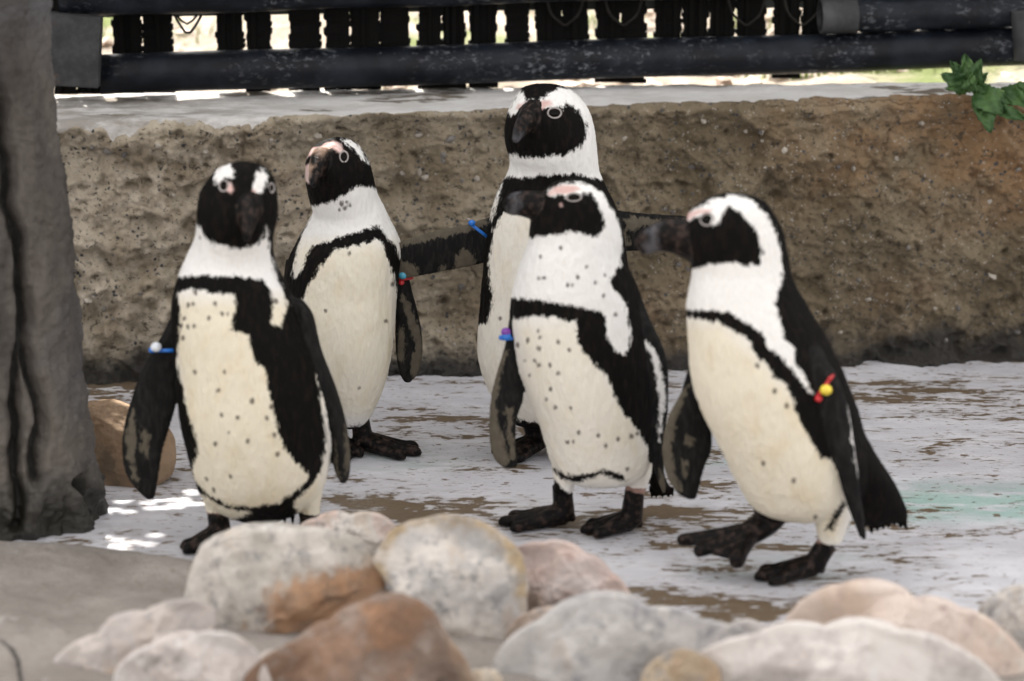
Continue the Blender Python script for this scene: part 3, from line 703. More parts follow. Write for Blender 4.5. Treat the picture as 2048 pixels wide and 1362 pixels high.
P2, s2 = penguin('creamy breasted penguin at back left with light blue bead and sunlit tilted head', Y2, Vector((g2.x, g2.y, 0)), [b, th1, th2],
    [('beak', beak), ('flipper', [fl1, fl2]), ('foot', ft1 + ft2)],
    white=[[(600, 424), (628, 417), (675, 407), (700, 392), (716, 380), (732, 376), (751, 379), (790, 380), (840, 500), (801, 518), (796, 496), (776, 473), (761, 454), (742, 458), (729, 463), (705, 470), (685, 479), (668, 484), (650, 487), (631, 493), (619, 510), (611, 540), (594, 557), (590, 544), (597, 510), (607, 469), (622, 436)],
           [(768, 486), (756, 480), (729, 491), (709, 494), (675, 503), (658, 527), (641, 544), (624, 577), (611, 601), (606, 631), (606, 690), (640, 780), (680, 850), (770, 850), (850, 700), (840, 590), (796, 584), (790, 557), (783, 530), (776, 506)],
           [(689, 284), (706, 286), (718, 292), (736, 318), (740, 330), (729, 324), (713, 304), (700, 294)]],
    cream=[[(580, 480), (800, 480), (830, 840), (620, 840)]],
    skin_or_sun=[[(624, 318), (616, 327), (608, 318), (611, 306), (622, 300), (645, 300), (660, 291), (675, 288), (690, 293), (696, 311), (689, 314), (681, 311), (675, 304), (667, 306), (658, 317), (653, 325), (645, 316), (633, 315)], [(612, 336), (628, 330), (638, 340), (634, 362), (626, 372), (614, 366)]],  # bare skin over the eye, then sunlight painted on the bill tip
    spots=[(705, 509), (660, 621, 5.5), (776, 642, 5), (788, 569), (723, 773, 4), (690, 412, 6), (700, 408, 5), (706, 414, 5), (696, 420, 6), (685, 424, 4)],
    eyes=[(688, 320, 8, 11)],
    pale=[[(806, 590), (826, 620), (846, 680), (846, 720), (830, 765), (818, 740), (830, 690), (818, 650), (800, 600)], [(795, 660), (806, 650), (812, 700), (800, 740), (795, 700)]],
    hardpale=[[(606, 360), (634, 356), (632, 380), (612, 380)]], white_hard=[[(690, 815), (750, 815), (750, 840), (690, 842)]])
band(P2, Y2, (793, 560, 824, 556, 15, 12), RED, [(806, 549, -6, 10, LBLUE), (803, 565, -6, 6, RED)])

# ================================================================== PENGUIN 3 (tall, at the back, flippers spread)
cream_k = 0.5; sunlit_bill = False
base_px = (1110, 560); head_y = 360
Y3 = ground(1085, 912).y; g3 = ground(1085, 912)
b = loft([(1068, 167, 1106, 167, 14, 2), (1044, 176, 1138, 178, 40, 0), (1028, 198, 1162, 198, 62, -6), (1014, 228, 1180, 225, 76, -12), (1008, 262, 1189, 258, 80, -16), (1012, 292, 1193, 290, 78, -12), (1020, 320, 1196, 318, 76, -4), (1014, 348, 1200, 345, 82, 2),
          (998, 378, 1212, 374, 94, 4), (984, 415, 1230, 410, 106, 4), (976, 460, 1244, 455, 116, 2), (968, 520, 1254, 520, 122, 0), (961, 590, 1260, 590, 126, -2), (956, 660, 1262, 660, 126, -4), (956, 715, 1258, 715, 122, -4), (968, 760, 1250, 762, 112, 0), (992, 800, 1230, 800, 94, 2), (1030, 838, 1195, 838, 66, 6), (1070, 860, 1160, 860, 36, 8)], Y3, 40)
beak = [loft([(1040, 226, 1092, 226, 28, -60), (1034, 240, 1078, 240, 26, -86), (1029, 253, 1063, 253, 21, -108), (1025, 266, 1051, 266, 16, -126), (1024, 278, 1042, 278, 10, -137), (1027, 286, 1037, 286, 4, -140)], Y3, 20)]
fl1 = loft([(1000, 428, 1000, 500, 14, 22), (968, 437, 975, 522, 12, 26), (938, 447, 945, 532, 11, 30), (898, 455, 905, 540, 10, 34), (858, 464, 862, 548, 9, 38), (820, 476, 822, 556, 8, 42), (790, 488, 790, 560, 7, 46), (765, 504, 766, 558, 6, 48), (750, 522, 752, 545, 4, 50)], Y3, 28)
fl2 = loft([(1215, 420, 1215, 500, 14, 22), (1245, 421, 1245, 503, 12, 26), (1275, 425, 1278, 502, 11, 30), (1315, 428, 1320, 500, 10, 34), (1360, 430, 1365, 495, 8, 38), (1395, 436, 1400, 485, 6, 42), (1420, 450, 1422, 470, 4, 44)], Y3, 28)
ft1 = foot_solids((1076, 906), (992, 924), (1052, 818), Y3, 26)
ft2 = foot_solids((1172, 906), (1120, 926), (1168, 818), Y3, 24)
th1 = loft([(1000, 770, 1100, 770, 50, 0), (1020, 815, 1080, 815, 32, 0), (1032, 850, 1068, 850, 20, 0)], Y3, 20)
th2 = loft([(1120, 770, 1220, 770, 50, 0), (1140, 815, 1200, 815, 32, 0), (1150, 850, 1186, 850, 20, 0)], Y3, 20)
tuft = [loft([(955 + i * 6, 690 + i * 8, 985 + i * 6, 695 + i * 8, 10, -20 + i * 6), (962 + i * 5, 735 + i * 10, 980 + i * 5, 738 + i * 10, 6, -20 + i * 6), (968 + i * 4, 764 + i * 10, 973 + i * 4, 766 + i * 10, 2, -20 + i * 6)], Y3, 8, 3) for i in range(4)]
P3, s3 = penguin('tallest penguin at the back with flippers spread wide and a plain blue band', Y3, Vector((g3.x, g3.y, 0)), [b, th1, th2] + tuft,
    [('beak', beak), ('flipper', [fl1, fl2]), ('foot', ft1 + ft2)],
    white=[[(1015, 225), (1027, 205), (1040, 188), (1048, 195), (1050, 212), (1085, 207), (1098, 194), (1117, 185), (1135, 182), (1157, 196), (1240, 200), (1240, 340), (1200, 362), (1153, 352), (1106, 354), (1062, 359), (1040, 357), (990, 358), (990, 316), (1019, 315), (1028, 313), (1047, 321), (1076, 323), (1120, 317), (1157, 302), (1172, 278), (1172, 256), (1161, 238), (1142, 222), (1128, 210), (1126, 228), (1112, 222), (1090, 224), (1065, 224), (1045, 222), (1035, 232), (1020, 238)],
           [(1006, 429), (988, 462), (979, 517), (979, 554), (986, 590), (984, 620), (972, 645), (940, 655), (940, 800), (990, 830), (1060, 845), (1180, 845), (1210, 780), (1210, 430)],
           [(1004, 368), (992, 392), (978, 425), (978, 447), (988, 429), (999, 398)]],
    cream=[[(970, 400), (1240, 400), (1240, 900), (930, 900), (940, 600)]],
    skin_or_sun=[[(1030, 226), (1036, 216), (1050, 212), (1068, 214), (1084, 209), (1098, 209), (1106, 219), (1091, 225), (1076, 233), (1065, 222), (1050, 222), (1040, 230)]],
    spots=[(1000, 636, 5), (1013, 320, 3)],
    eyes=[(1109, 235, 13, 10)],
    pale=[[(980, 446), (940, 462), (870, 478), (800, 494), (740, 520), (740, 470), (860, 440), (960, 430)], [(905, 545), (912, 512), (928, 498), (945, 508), (955, 545)], [(868, 560), (880, 535), (890, 528), (892, 550)], [(760, 530), (800, 520), (830, 530), (840, 560), (760, 570)],
          [(1246, 440), (1262, 432), (1290, 436), (1330, 440), (1420, 436), (1420, 450), (1330, 456), (1290, 450), (1268, 462), (1252, 462)], [(1246, 468), (1256, 470), (1262, 490), (1250, 490)]],
    hardpale=[[(1024, 250), (1032, 246), (1028, 270), (1020, 280)], [(1020, 282), (1048, 280), (1040, 296), (1022, 292)]], white_hard=[])
band(P3, Y3, (939, 446, 976, 475, 22, 27), BLUE, [(944, 446, 4, 7, BLUE)])

# ================================================================== PENGUIN 4 (front middle, head in profile)
cream_k = 0.62; spot_k = 0.56
base_px = (1170, 700); head_y = 580
flip_white = [[(1284, 683), (1298, 688), (1315, 720), (1326, 758), (1330, 795), (1326, 835), (1318, 880), (1315, 860), (1318, 820), (1311, 762), (1300, 720)]]
Y4 = ground(1200, 1060).y; g4 = ground(1200, 1060)
b = loft([(1130, 357, 1175, 357, 16, 0), (1100, 370, 1200, 368, 42, 0), (1080, 392, 1219, 390, 60, 0), (1066, 420, 1234, 416, 68, 0), (1060, 448, 1242, 445, 72, 0), (1058, 475, 1247, 475, 80, 0), (1048, 505, 1249, 508, 92, 0), (1036, 540, 1262, 545, 104, 0),
          (1024, 585, 1282, 590, 116, 0), (1019, 630, 1298, 635, 124, 0), (1024, 680, 1312, 685, 130, 0), (1036, 735, 1320, 738, 132, 0), (1056, 790, 1322, 790, 128, 0), (1074, 835, 1320, 838, 118, 0), (1088, 880, 1316, 882, 104, 0), (1100, 918, 1308, 918, 88, 0), (1116, 946, 1292, 946, 66, 2), (1150, 964, 1260, 962, 38, 4)], Y4, 40)
beak = [loft([(1118, 392, 1112, 452, 34, -6), (1090, 384, 1086, 446, 28, -6), (1062, 381, 1060, 438, 23, -6), (1040, 382, 1040, 432, 18, -6), (1022, 386, 1026, 430, 13, -6), (1010, 394, 1016, 428, 8, -6), (1005, 404, 1010, 420, 4, -6)], Y4, 20)]
fl1 = loft([(1236, 600, 1280, 605, 24, -10), (1254, 650, 1308, 655, 20, -36), (1266, 700, 1330, 705, 15, -54), (1276, 755, 1338, 760, 12, -60), (1283, 814, 1336, 820, 11, -56), (1292, 875, 1328, 877, 10, -50), (1303, 925, 1328, 925, 8, -46), (1318, 968, 1332, 968, 6, -42), (1325, 986, 1331, 986, 3, -40)], Y4, 28)
fl2 = loft([(1018, 640, 1042, 650, 18, -10), (1010, 690, 1034, 692, 14, -14), (995, 740, 1036, 740, 12, -16), (982, 790, 1048, 792, 11, -18), (978, 838, 1034, 838, 10, -18), (980, 889, 1032, 889, 9, -16), (990, 920, 1036, 920, 8, -14), (1008, 936, 1034, 934, 5, -12)], Y4, 28)
ft1 = foot_solids((1128, 1052), (996, 1054), (1124, 968), Y4, 22)
ft2 = foot_solids((1262, 1064), (1160, 1070), (1270, 978), Y4, 24)
th1 = loft([(1095, 890, 1200, 890, 56, 0), (1103, 930, 1172, 932, 38, 0), (1107, 958, 1152, 958, 24, 0), (1106, 985, 1146, 985, 18, 0)], Y4, 20)
th2 = loft([(1210, 880, 1308, 880, 56, 0), (1238, 930, 1304, 930, 40, 0), (1250, 962, 1298, 962, 26, 0), (1252, 985, 1290, 985, 19, 0)], Y4, 20)
tl = [loft([(1285, 930, 1318, 930, 26, 60), (1298, 965, 1335, 965, 18, 78), (1312, 988, 1345, 986, 8, 90)], Y4, 14)]
tl += [loft([(x, 975, x + 9, 975, 5, 80), (x + 3, 986, x + 9, 986, 4, 84), (x + 6, 998, x + 8, 998, 2, 88)], Y4, 8, 3) for x in (1296, 1306, 1318, 1330, 1340)]
P4, s4 = penguin('heavily speckled penguin in the front middle with blue and purple beads, beak in profile', Y4, Vector((g4.x, g4.y, 0)), [b, th1, th2],
    [('beak', beak), ('flipper', [fl1, fl2]), ('foot', ft1 + ft2), ('tail', tl)],
    white=[[(1090, 394), (1099, 384), (1120, 374), (1150, 370), (1177, 376), (1204, 397), (1226, 430), (1238, 466), (1242, 499), (1238, 532), (1216, 565), (1223, 580), (1245, 605), (1249, 642), (1257, 659), (1255, 695), (1243, 709), (1227, 703), (1212, 679), (1206, 635), (1184, 621), (1140, 614), (1100, 606), (1065, 600), (1023, 597), (990, 597), (990, 470), (1062, 479), (1098, 475), (1139, 469), (1164, 475), (1194, 477), (1208, 458), (1205, 436), (1190, 411), (1177, 392), (1160, 394), (1146, 404), (1128, 402), (1120, 393), (1100, 397)],
           [(1029, 639), (1069, 635), (1120, 637), (1136, 645), (1148, 643), (1152, 687), (1176, 715), (1200, 742), (1219, 770), (1235, 810), (1259, 842), (1283, 873), (1295, 897), (1340, 929), (1320, 990), (1275, 990), (1235, 1000), (1150, 1000), (1095, 950), (1040, 960), (1000, 700), (1005, 650)],
           [(1285, 920), (1330, 920), (1320, 985), (1285, 985), (1300, 950)]],
    black=[[(1104, 938), (1130, 946), (1152, 952), (1204, 938), (1235, 944), (1254, 958), (1240, 962), (1205, 948), (1155, 966), (1120, 958)]],
    cream=[[(1010, 635), (1160, 635), (1330, 930), (1300, 980), (1060, 980)]],
    skin_or_sun=[[(1093, 394), (1098, 386), (1106, 380), (1120, 375), (1150, 375), (1162, 385), (1146, 391), (1130, 396), (1117, 394), (1100, 398)], [(1116, 413), (1122, 412), (1125, 420), (1118, 420)]],
    spots=[(1120, 500), (1080, 517, 5), (1170, 537), (1076, 559), (1087, 559), (1153, 557, 7), (1133, 574), (1142, 573), (1187, 568), (1207, 554, 4), (1203, 594), (1227, 631, 7), (1075, 663), (1079, 675), (1114, 684, 7), (1055, 681, 7), (1136, 700), (1077, 697, 7), (1069, 721), (1077, 730), (1099, 730), (1114, 746, 7), (1059, 750, 5), (1099, 777), (1091, 798), (1110, 813), (1140, 815), (1156, 863, 7), (1194, 869), (1233, 876, 7), (1261, 871, 8), (1272, 866, 6), (1210, 890, 7), (1134, 883), (1146, 882, 5), (1253, 937, 7), (1049, 721, 4), (1036, 690, 8)],
    eyes=[(1148, 401, 15, 8)],
    pale=[[(1016, 700), (1004, 740), (992, 800), (996, 850), (1010, 880), (1018, 930), (960, 950), (960, 740)], [(1010, 815), (1026, 815), (1024, 860), (1032, 920), (1022, 920), (1014, 860)], [(1318, 930), (1332, 960), (1336, 990), (1316, 985)]],
    hardpale=[[(1022, 384), (1036, 382), (1040, 410), (1032, 436), (1014, 430), (1026, 412)]], white_hard=[[(1100, 945), (1150, 945), (1150, 975), (1100, 972)], [(1245, 955), (1300, 955), (1300, 995), (1250, 984)]])
P4w = P4
band(P4, Y4, (1006, 678, 1038, 676, 14, -14), BLUE, [(1012, 664, -34, 10, PURP), (1013, 673, -36, 10, BLUE), (1003, 675, -26, 6, BLUE)])

# ================================================================== PENGUIN 5 (right, walking to the left)
cream_k = 0.95; spot_k = 0.66
base_px = (1540, 750); head_y = 600
flip_white = [[(1684, 806), (1694, 812), (1708, 880), (1718, 955), (1709, 955), (1697, 890)]]
Y5 = ground(1600, 1156).y; g5 = ground(1630, 1158)
b = loft([(1448, 388, 1492, 388, 16, 0), (1412, 398, 1528, 402, 44, 0), (1386, 418, 1549, 428, 60, 0), (1368, 446, 1564, 456, 67, 0), (1364, 480, 1573, 488, 70, 0), (1374, 512, 1579, 518, 72, 0), (1384, 538, 1582, 540, 76, 0), (1380, 566, 1588, 562, 86, 0), (1373, 605, 1602, 590, 98, 0),
          (1374, 650, 1628, 632, 112, 0), (1377, 700, 1654, 678, 122, 0), (1383, 760, 1684, 738, 130, 0), (1400, 815, 1708, 795, 132, 0), (1424, 864, 1724, 845, 130, 0), (1450, 915, 1736, 890, 124, 0), (1478, 972, 1742, 935, 112, 0), (1508, 1016, 1735, 975, 92, 0), (1552, 1034, 1710, 1005, 64, 0), (1600, 1042, 1670, 1030, 34, 0)], Y5, 40)
beak = [loft([(1384, 440, 1386, 526, 34, 0), (1358, 436, 1360, 514, 28, 0), (1332, 438, 1336, 504, 23, 0), (1310, 446, 1314, 504, 19, 0), (1290, 456, 1298, 508, 14, 0), (1275, 468, 1286, 510, 9, 0), (1268, 482, 1276, 500, 4, 0)], Y5, 20)]
fl1 = loft([(1590, 710, 1640, 700, 28, -56), (1622, 765, 1676, 755, 22, -88), (1642, 815, 1696, 812, 16, -104), (1657, 880, 1706, 872, 12, -112), (1671, 930, 1714, 926, 11, -118), (1687, 990, 1721, 985, 10, -110), (1707, 1045, 1730, 1040, 7, -102), (1724, 1080, 1733, 1078, 4, -98)], Y5, 28)
fl2 = loft([(1380, 720, 1430, 740, 16, 90), (1362, 783, 1420, 795, 13, 100), (1336, 833, 1422, 850, 12, 106), (1324, 889, 1425, 895, 10, 108), (1329, 942, 1408, 940, 9, 108), (1350, 982, 1397, 985, 7, 106), (1374, 998, 1391, 998, 4, 105)], Y5, 28)
tl = [loft([(1640, 850, 1712, 830, 50, 0), (1672, 920, 1749, 902, 48, 0), (1692, 980, 1788, 962, 36, 0), (1704, 1028, 1812, 1012, 22, 0), (1724, 1050, 1817, 1036, 12, 0)], Y5, 24)]
RT = random.Random(2)
for i in range(9):
    xo = i * 11.5; ln = RT.uniform(6, 26); dd_ = RT.uniform(-10, 8)
    tl.append(loft([(1698 + xo * .78, 1006 - i * 2, 1718 + xo * .78, 1002 - i * 2, 10, dd_), (1706 + xo * .92, 1036 - i * 1.8, 1726 + xo * .92, 1033 - i * 1.8, 8, dd_), (1718 + xo, 1050 + ln - i * 1.8, 1725 + xo, 1049 + ln - i * 1.8, 2.5, dd_)], Y5, 8, 3))
ft1 = foot_solids((1626, 1156), (1508, 1164), (1656, 1086), Y5, 20)
th1 = loft([(1610, 960, 1735, 930, 60, -10), (1620, 1010, 1718, 1000, 46, -10), (1630, 1050, 1700, 1045, 30, -10), (1638, 1084, 1684, 1084, 20, -8)], Y5, 20)
def A5(x, y, dy): return at(x, y, Y5 + dy / 1290.0)
tips = [A5(1354, 1081, 40), A5(1388, 1106, -5), A5(1470, 1130, -55)]
ank = A5(1532, 1046, 40); mid = A5(1500, 1066, 25)
ft2 = [tube([A5(1552, 1026, 45), ank, mid], [0.021, 0.021, 0.020], 14), loft([(1500, 990, 1592, 1000, 40, 40), (1506, 1020, 1580, 1032, 30, 42), (1512, 1042, 1562, 1050, 22, 42)], Y5, 18)]
for t_, r_ in zip(tips, (0.010, 0.010, 0.012)):
    ft2.append(tube([mid, mid.lerp(t_, 0.5), mid.lerp(t_, 0.93), t_], [0.018, 0.0125, r_, 0.003], 12))
def plate(p, th):
    n_ = (p[1] - p[0]).cross(p[2] - p[0]).normalized(); k = len(p)
    return [q + n_ * th / 2 for q in p] + [q - n_ * th / 2 for q in p], [tuple(range(k)), tuple(range(2 * k - 1, k - 1, -1))] + [(i, i + k, (i + 1) % k + k, (i + 1) % k) for i in range(k)]
for i in (0, 1): ft2.append(plate([A5(1520, 1060, 30), mid.lerp(tips[i], 0.85), mid.lerp(tips[i + 1], 0.85)], 0.011))
P5, s5 = penguin('walking penguin at right with a red band and yellow bead, one foot lifted', Y5, Vector((g5.x, g5.y, 0)), [b, th1],
    [('beak', beak), ('flipper', [fl1, fl2]), ('foot', ft1 + ft2[:1] + ft2[2:]), ('foot', [ft2[1]]), ('tail', tl)],
    white=[[(1360, 450), (1370, 434), (1389, 420), (1417, 406), (1449, 397), (1473, 397), (1499, 409), (1522, 431), (1539, 464), (1550, 497), (1556, 528), (1556, 561), (1545, 590), (1540, 612), (1548, 642), (1559, 682), (1580, 700), (1578, 723), (1598, 756), (1618, 789), (1610, 786), (1589, 760), (1567, 734), (1552, 712), (1526, 697), (1512, 667), (1475, 642), (1431, 623), (1402, 623), (1376, 620), (1330, 615), (1330, 541), (1383, 541), (1420, 532), (1460, 530), (1482, 537), (1510, 532), (1514, 506), (1503, 469), (1482, 440), (1460, 425), (1446, 416), (1438, 431), (1432, 450), (1416, 458), (1400, 448), (1391, 436), (1372, 447)],
           [(1340, 634), (1376, 636), (1405, 642), (1431, 647), (1460, 664), (1490, 682), (1501, 712), (1523, 730), (1537, 757), (1562, 768), (1577, 800), (1587, 836), (1607, 866), (1623, 899), (1636, 915), (1656, 922), (1661, 895), (1690, 900), (1690, 981), (1720, 1014), (1710, 1040), (1690, 1100), (1600, 1100), (1560, 1060), (1440, 1060), (1330, 900)]],
    black=[[(1682, 1000), (1690, 1008), (1668, 1064), (1656, 1060)]],
    cream=[[(1340, 634), (1440, 634), (1570, 760), (1700, 950), (1700, 1100), (1440, 1100), (1330, 800)]],
    skin_or_sun=[[(1359, 447), (1368, 431), (1392, 422), (1420, 425), (1408, 436), (1391, 434), (1373, 447)]],
    spots=[(1504, 732, 7), (1539, 781, 7), (1563, 811, 7), (1521, 925), (1582, 958, 7), (1630, 1034, 7)],
    eyes=[(1417, 445, 14, 12)],
    pale=[[(1360, 790), (1384, 770), (1360, 840), (1350, 890), (1356, 950), (1376, 990), (1340, 990), (1310, 890), (1330, 820)], [(1380, 870), (1400, 880), (1392, 900), (1376, 890)], [(1370, 920), (1384, 930), (1380, 960), (1370, 950)]],
    hardpale=[[(1290, 462), (1312, 452), (1308, 476), (1318, 506), (1290, 514), (1284, 494), (1296, 482)]],
    white_hard=[[(1625, 1060), (1700, 1060), (1695, 1094), (1625, 1092)]])
band(P5, Y5, (1632, 796, 1666, 750, 24, -92), RED, [(1652, 780, -124, 12, YEL), (1660, 757, -112, 5, RED), (1637, 797, -112, 8, RED)])

# ================================================================== ROCK PILLAR (left edge)
def build_pillar():
    YP = ground(60, 1070).y + 0.10
    rings = [(-300, -420, 70, -420, 120, 0), (-300, -60, 86, -60, 130, 0), (-300, 20, 90, 20, 135, 0), (-300, 110, 97, 110, 140, 0), (-305, 210, 98, 210, 140, 0), (-308, 290, 108, 290, 142, 0), (-310, 400, 131, 400, 145, 0), (-312, 500, 140, 500, 148, 0), (-315, 600, 150, 600, 150, 0), (-318, 700, 156, 700, 152, 0),
             (-322, 800, 166, 800, 156, 0), (-326, 880, 176, 880, 160, 0), (-330, 950, 186, 950, 164, 0), (-332, 1000, 194, 1000, 168, 0), (-330, 1035, 188, 1035, 170, 0), (-325, 1062, 172, 1062, 168, 0), (-320, 1085, 160, 1085, 164, 0)]
    V, Fc = loft(rings, YP, 260, 22, 0.88)
    me = mesh_of('rock_pillar', V, Fc); co = coords(me); nr = normals(me)
    s = scale_at(at(60, 600, YP)); O = at(60, 600, YP); ax = (O - CAM).normalized(); a2 = ax.cross(RIGHT); a2 = a2 if a2.z < 0 else -a2
    q = co - np.array(O); Q = np.stack([60 + q @ np.array(RIGHT) * s, 600 + q @ np.array(a2) * s], 1)
    front = np.clip(-(nr @ np.array(ax)) * 3, 0, 1)
    wob = fbm(co * 14, 3) * 9
    c1 = line_dist(Q + wob[:, None] * np.array([1, 0.3]), [(2, -60), (6, 60), (12, 150), (32, 230), (42, 330), (46, 420), (58, 500), (64, 560), (70, 600), (60, 680), (48, 740), (40, 800), (40, 900), (44, 980), (40, 1040)])
    c2 = line_dist(Q + wob[:, None], [(72, 590), (66, 660), (70, 720), (84, 790), (88, 840), (74, 890), (78, 950)])
    c3 = line_dist(Q + wob[:, None], [(150, 960), (168, 1000), (176, 1040)])
    g = np.maximum.reduce([np.clip(1 - c1 / 17, 0, 1) ** 0.8, 0.9 * np.clip(1 - c2 / 20, 0, 1), 0.8 * np.clip(1 - c3 / 16, 0, 1)]) * front
    low = np.clip((Q[:, 1] - 930) / 130, 0, 1)
    d = 0.012 * fbm(co * np.array([9, 9, 4.0]), 4) + 0.004 * ridged(co * np.array([30, 30, 5.0]), 4) + 0.006 * ridged(co * np.array([22, 22, 12]), 3) * (0.4 + low) + 0.0045 * fbm(co * np.array([42, 42, 26]), 4) + 0.0022 * fbm(co * 110, 3) + low * 0.014 * fbm(co * 26, 3) - 0.05 * g
    d += 0.005 * np.clip((Q[:, 1] - 960) / 60, 0, 1)
    set_coords(me, co + nr * d[:, None]); set_attr(me, 'crack', g); set_attr(me, 'hgt', co[:, 2]); return me
m = M('pillar_concrete')
c = m.mix(m.step(m.noise(7, 5, 0.6, (1, 1, 0.35)), 0.34, 0.66), (0.046, 0.040, 0.036), (0.128, 0.112, 0.099))
c = m.mix(m.step(m.noise(2.6, 4, 0.6), 0.5, 0.68), c, (0.085, 0.085, 0.092))
lowp = m.step(m.math('ADD', m.attr('hgt'), m.math('MULTIPLY', m.math('SUBTRACT', m.noise(9, 5), 0.5), 0.25)), 0.34, 0.16)
c = m.mix(m.math('MULTIPLY', lowp, 0.45), c, (0.17, 0.148, 0.125))
c = m.mix(m.step(m.math('ADD', m.attr('crack'), m.math('MULTIPLY', m.math('SUBTRACT', m.noise(30, 4), 0.5), 0.9)), 0.35, 0.75), c, (0.03, 0.027, 0.024))
wetp = m.step(m.math('ADD', m.attr('hgt'), m.math('MULTIPLY', m.math('SUBTRACT', m.noise(11, 5, .65), 0.5), -0.24)), 0.125, 0.045)
c = m.mix(wetp, c, (0.022, 0.020, 0.015))
c = m.mix(m.math('MULTIPLY', m.step(m.noise(70, 4, .7), 0.58, 0.72), 0.5), c, (0.05, 0.045, 0.04))
m.base(c); m.rough(m.math('SUBTRACT', 0.82, m.math('MULTIPLY', wetp, 0.4))); m.bump(m.noise(45, 6, .72, (1, 1, .6)), .8, .010); m.bump(m.noise(160, 4, .7), .5, .003)
tag(link('rock_pillar', build_pillar(), m.m), 'tall grey brown rock pillar with a dark vertical crack at the left edge', 'pillar')

# ================================================================== ROCKS
def rock(label, center, outline, row, depth, base, second, thr, patch=(), patch_col=(0.5, 0.25, 0.1), speck=(0.25, 0.24, 0.24), seed=0, rough=1.0, tone=10.0):
    Y = ground(center[0], row).y; O = at(center[0], center[1], Y); s = scale_at(O)
    ax = (O - CAM).normalized(); a2 = ax.cross(RIGHT); a2 = a2 if a2.z > 0 else -a2
    bm = bmesh.new(); bmesh.ops.create_icosphere(bm, subdivisions=6, radius=1)
    me = bpy.data.meshes.new('rock'); bm.to_mesh(me); bm.free()
    u = coords(me); th = np.arctan2(u[:, 2], u[:, 0])
    pts = np.array(outline, float) - np.array(center, float); ang = np.arctan2(-pts[:, 1], pts[:, 0]); rad = np.hypot(pts[:, 0], pts[:, 1])
    o = np.argsort(ang); ang, rad = ang[o], rad[o]
    A = np.concatenate([ang - 2 * math.pi, ang, ang + 2 * math.pi]); Rr = np.concatenate([rad, rad, rad])
    tt = np.linspace(-math.pi, math.pi, 721); rr = np.interp(tt, A, Rr); k = np.hanning(13); k /= k.sum()
    rr = np.convolve(np.concatenate([rr[-7:-1], rr, rr[1:7]]), k, 'valid'); r = np.interp(th, tt, rr) * 1.0
    rho = np.sqrt(u[:, 0] ** 2 + u[:, 2] ** 2); rho2 = rho ** 0.82; yy = np.sign(u[:, 1]) * np.abs(u[:, 1]) ** 0.9
    P = np.array(O) + (np.outer(r * rho2 * np.cos(th), np.array(RIGHT)) + np.outer(r * rho2 * np.sin(th), np.array(a2)) + np.outer(yy * depth, np.array(ax))) / s
    set_coords(me, P); nr = normals(me); sz = rad.mean() / s
    q = P / sz + seed * 7.7
    d = sz * rough * (0.060 * fbm(q * 1.7, 3) + 0.030 * ridged(q * 2.6, 3) - 0.028 + 0.018 * fbm(q * 7, 4)) * (0.35 + 0.65 * np.abs(nr @ np.array(ax)))
    d -= sz * 0.05 * np.clip(gnoise(q * 2.2 + 31) - 0.30, 0, 1) * rough
    RF = random.Random(seed + 40); cen = np.array(O)
    for k in range(14):
        fn = Vector((RF.uniform(-.8, .8), RF.uniform(-1.2, -0.35), RF.uniform(-.5, .8))).normalized()
        w_ = abs(fn.dot(FWD)) ; hgt = np.percentile((P - cen) @ np.array(fn), RF.uniform(80, 95))
        fr = np.clip(-u[:, 1] * 2.2 - 0.15, 0, 1)
        over = fr * np.clip((P - cen) @ np.array(fn) - hgt, 0, 1e9); P = P - np.outer(over * 0.85, np.array(fn))
    P = P + nr * d[:, None]; P[:, 2] = np.maximum(P[:, 2], -0.02); set_coords(me, P)
    Q = np.stack([center[0] + (P - np.array(O)) @ np.array(RIGHT) * s, center[1] - (P - np.array(O)) @ np.array(a2) * s], 1)
    pa_ = np.full(len(P), -80.0)
    for p in patch: pa_ = np.maximum(pa_, poly_sdf(Q, p))
    set_attr(me, 'patch', np.clip(pa_, -80, 80))
    m = M('rock_stone')
    c = m.mix(m.step(m.noise(tone, 5, 0.62), thr - 0.1, thr + 0.1), base, second)
    c = m.mix(m.math('MULTIPLY', m.step(m.noise(tone * 2.3, 6, 0.72), 0.50, 0.64), 0.85), c, speck)
    c = m.mix(m.math('MULTIPLY', m.step(m.noise(tone * 1.9, 4, 0.6, (1.2, 0.8, 1)), 0.60, 0.72), 0.6), c, tuple(min(0.74, x * 1.22) for x in second))
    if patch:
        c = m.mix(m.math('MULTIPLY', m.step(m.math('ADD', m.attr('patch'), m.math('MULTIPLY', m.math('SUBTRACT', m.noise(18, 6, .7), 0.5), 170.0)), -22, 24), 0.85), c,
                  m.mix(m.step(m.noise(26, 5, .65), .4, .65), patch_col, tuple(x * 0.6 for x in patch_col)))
    c = m.mix(m.math('MULTIPLY', m.step(m.noise(tone * 0.55, 4, 0.6, (0.7, 1, 1.5), 0.8), 0.50, 0.66), 0.55), c, tuple(x * 0.62 for x in second))
    c = m.mix(m.math('MULTIPLY', m.step(m.noise(tone * 0.8, 3, 0.6, (1.6, 1, 0.7)), 0.56, 0.70), 0.40), c, (0.47, 0.345, 0.235))
    m.base(c); m.rough(0.85); m.bump(m.noise(60, 7, 0.72), 0.8, 0.010)
    o = link('rock', me, m.m); tag(o, label, 'rock', 'rocks piled along the pool edge'); return o
GREY, PALE, PINK, ORG = (0.47, 0.435, 0.39), (0.68, 0.63, 0.58), (0.66, 0.51, 0.455), (0.42, 0.20, 0.075)
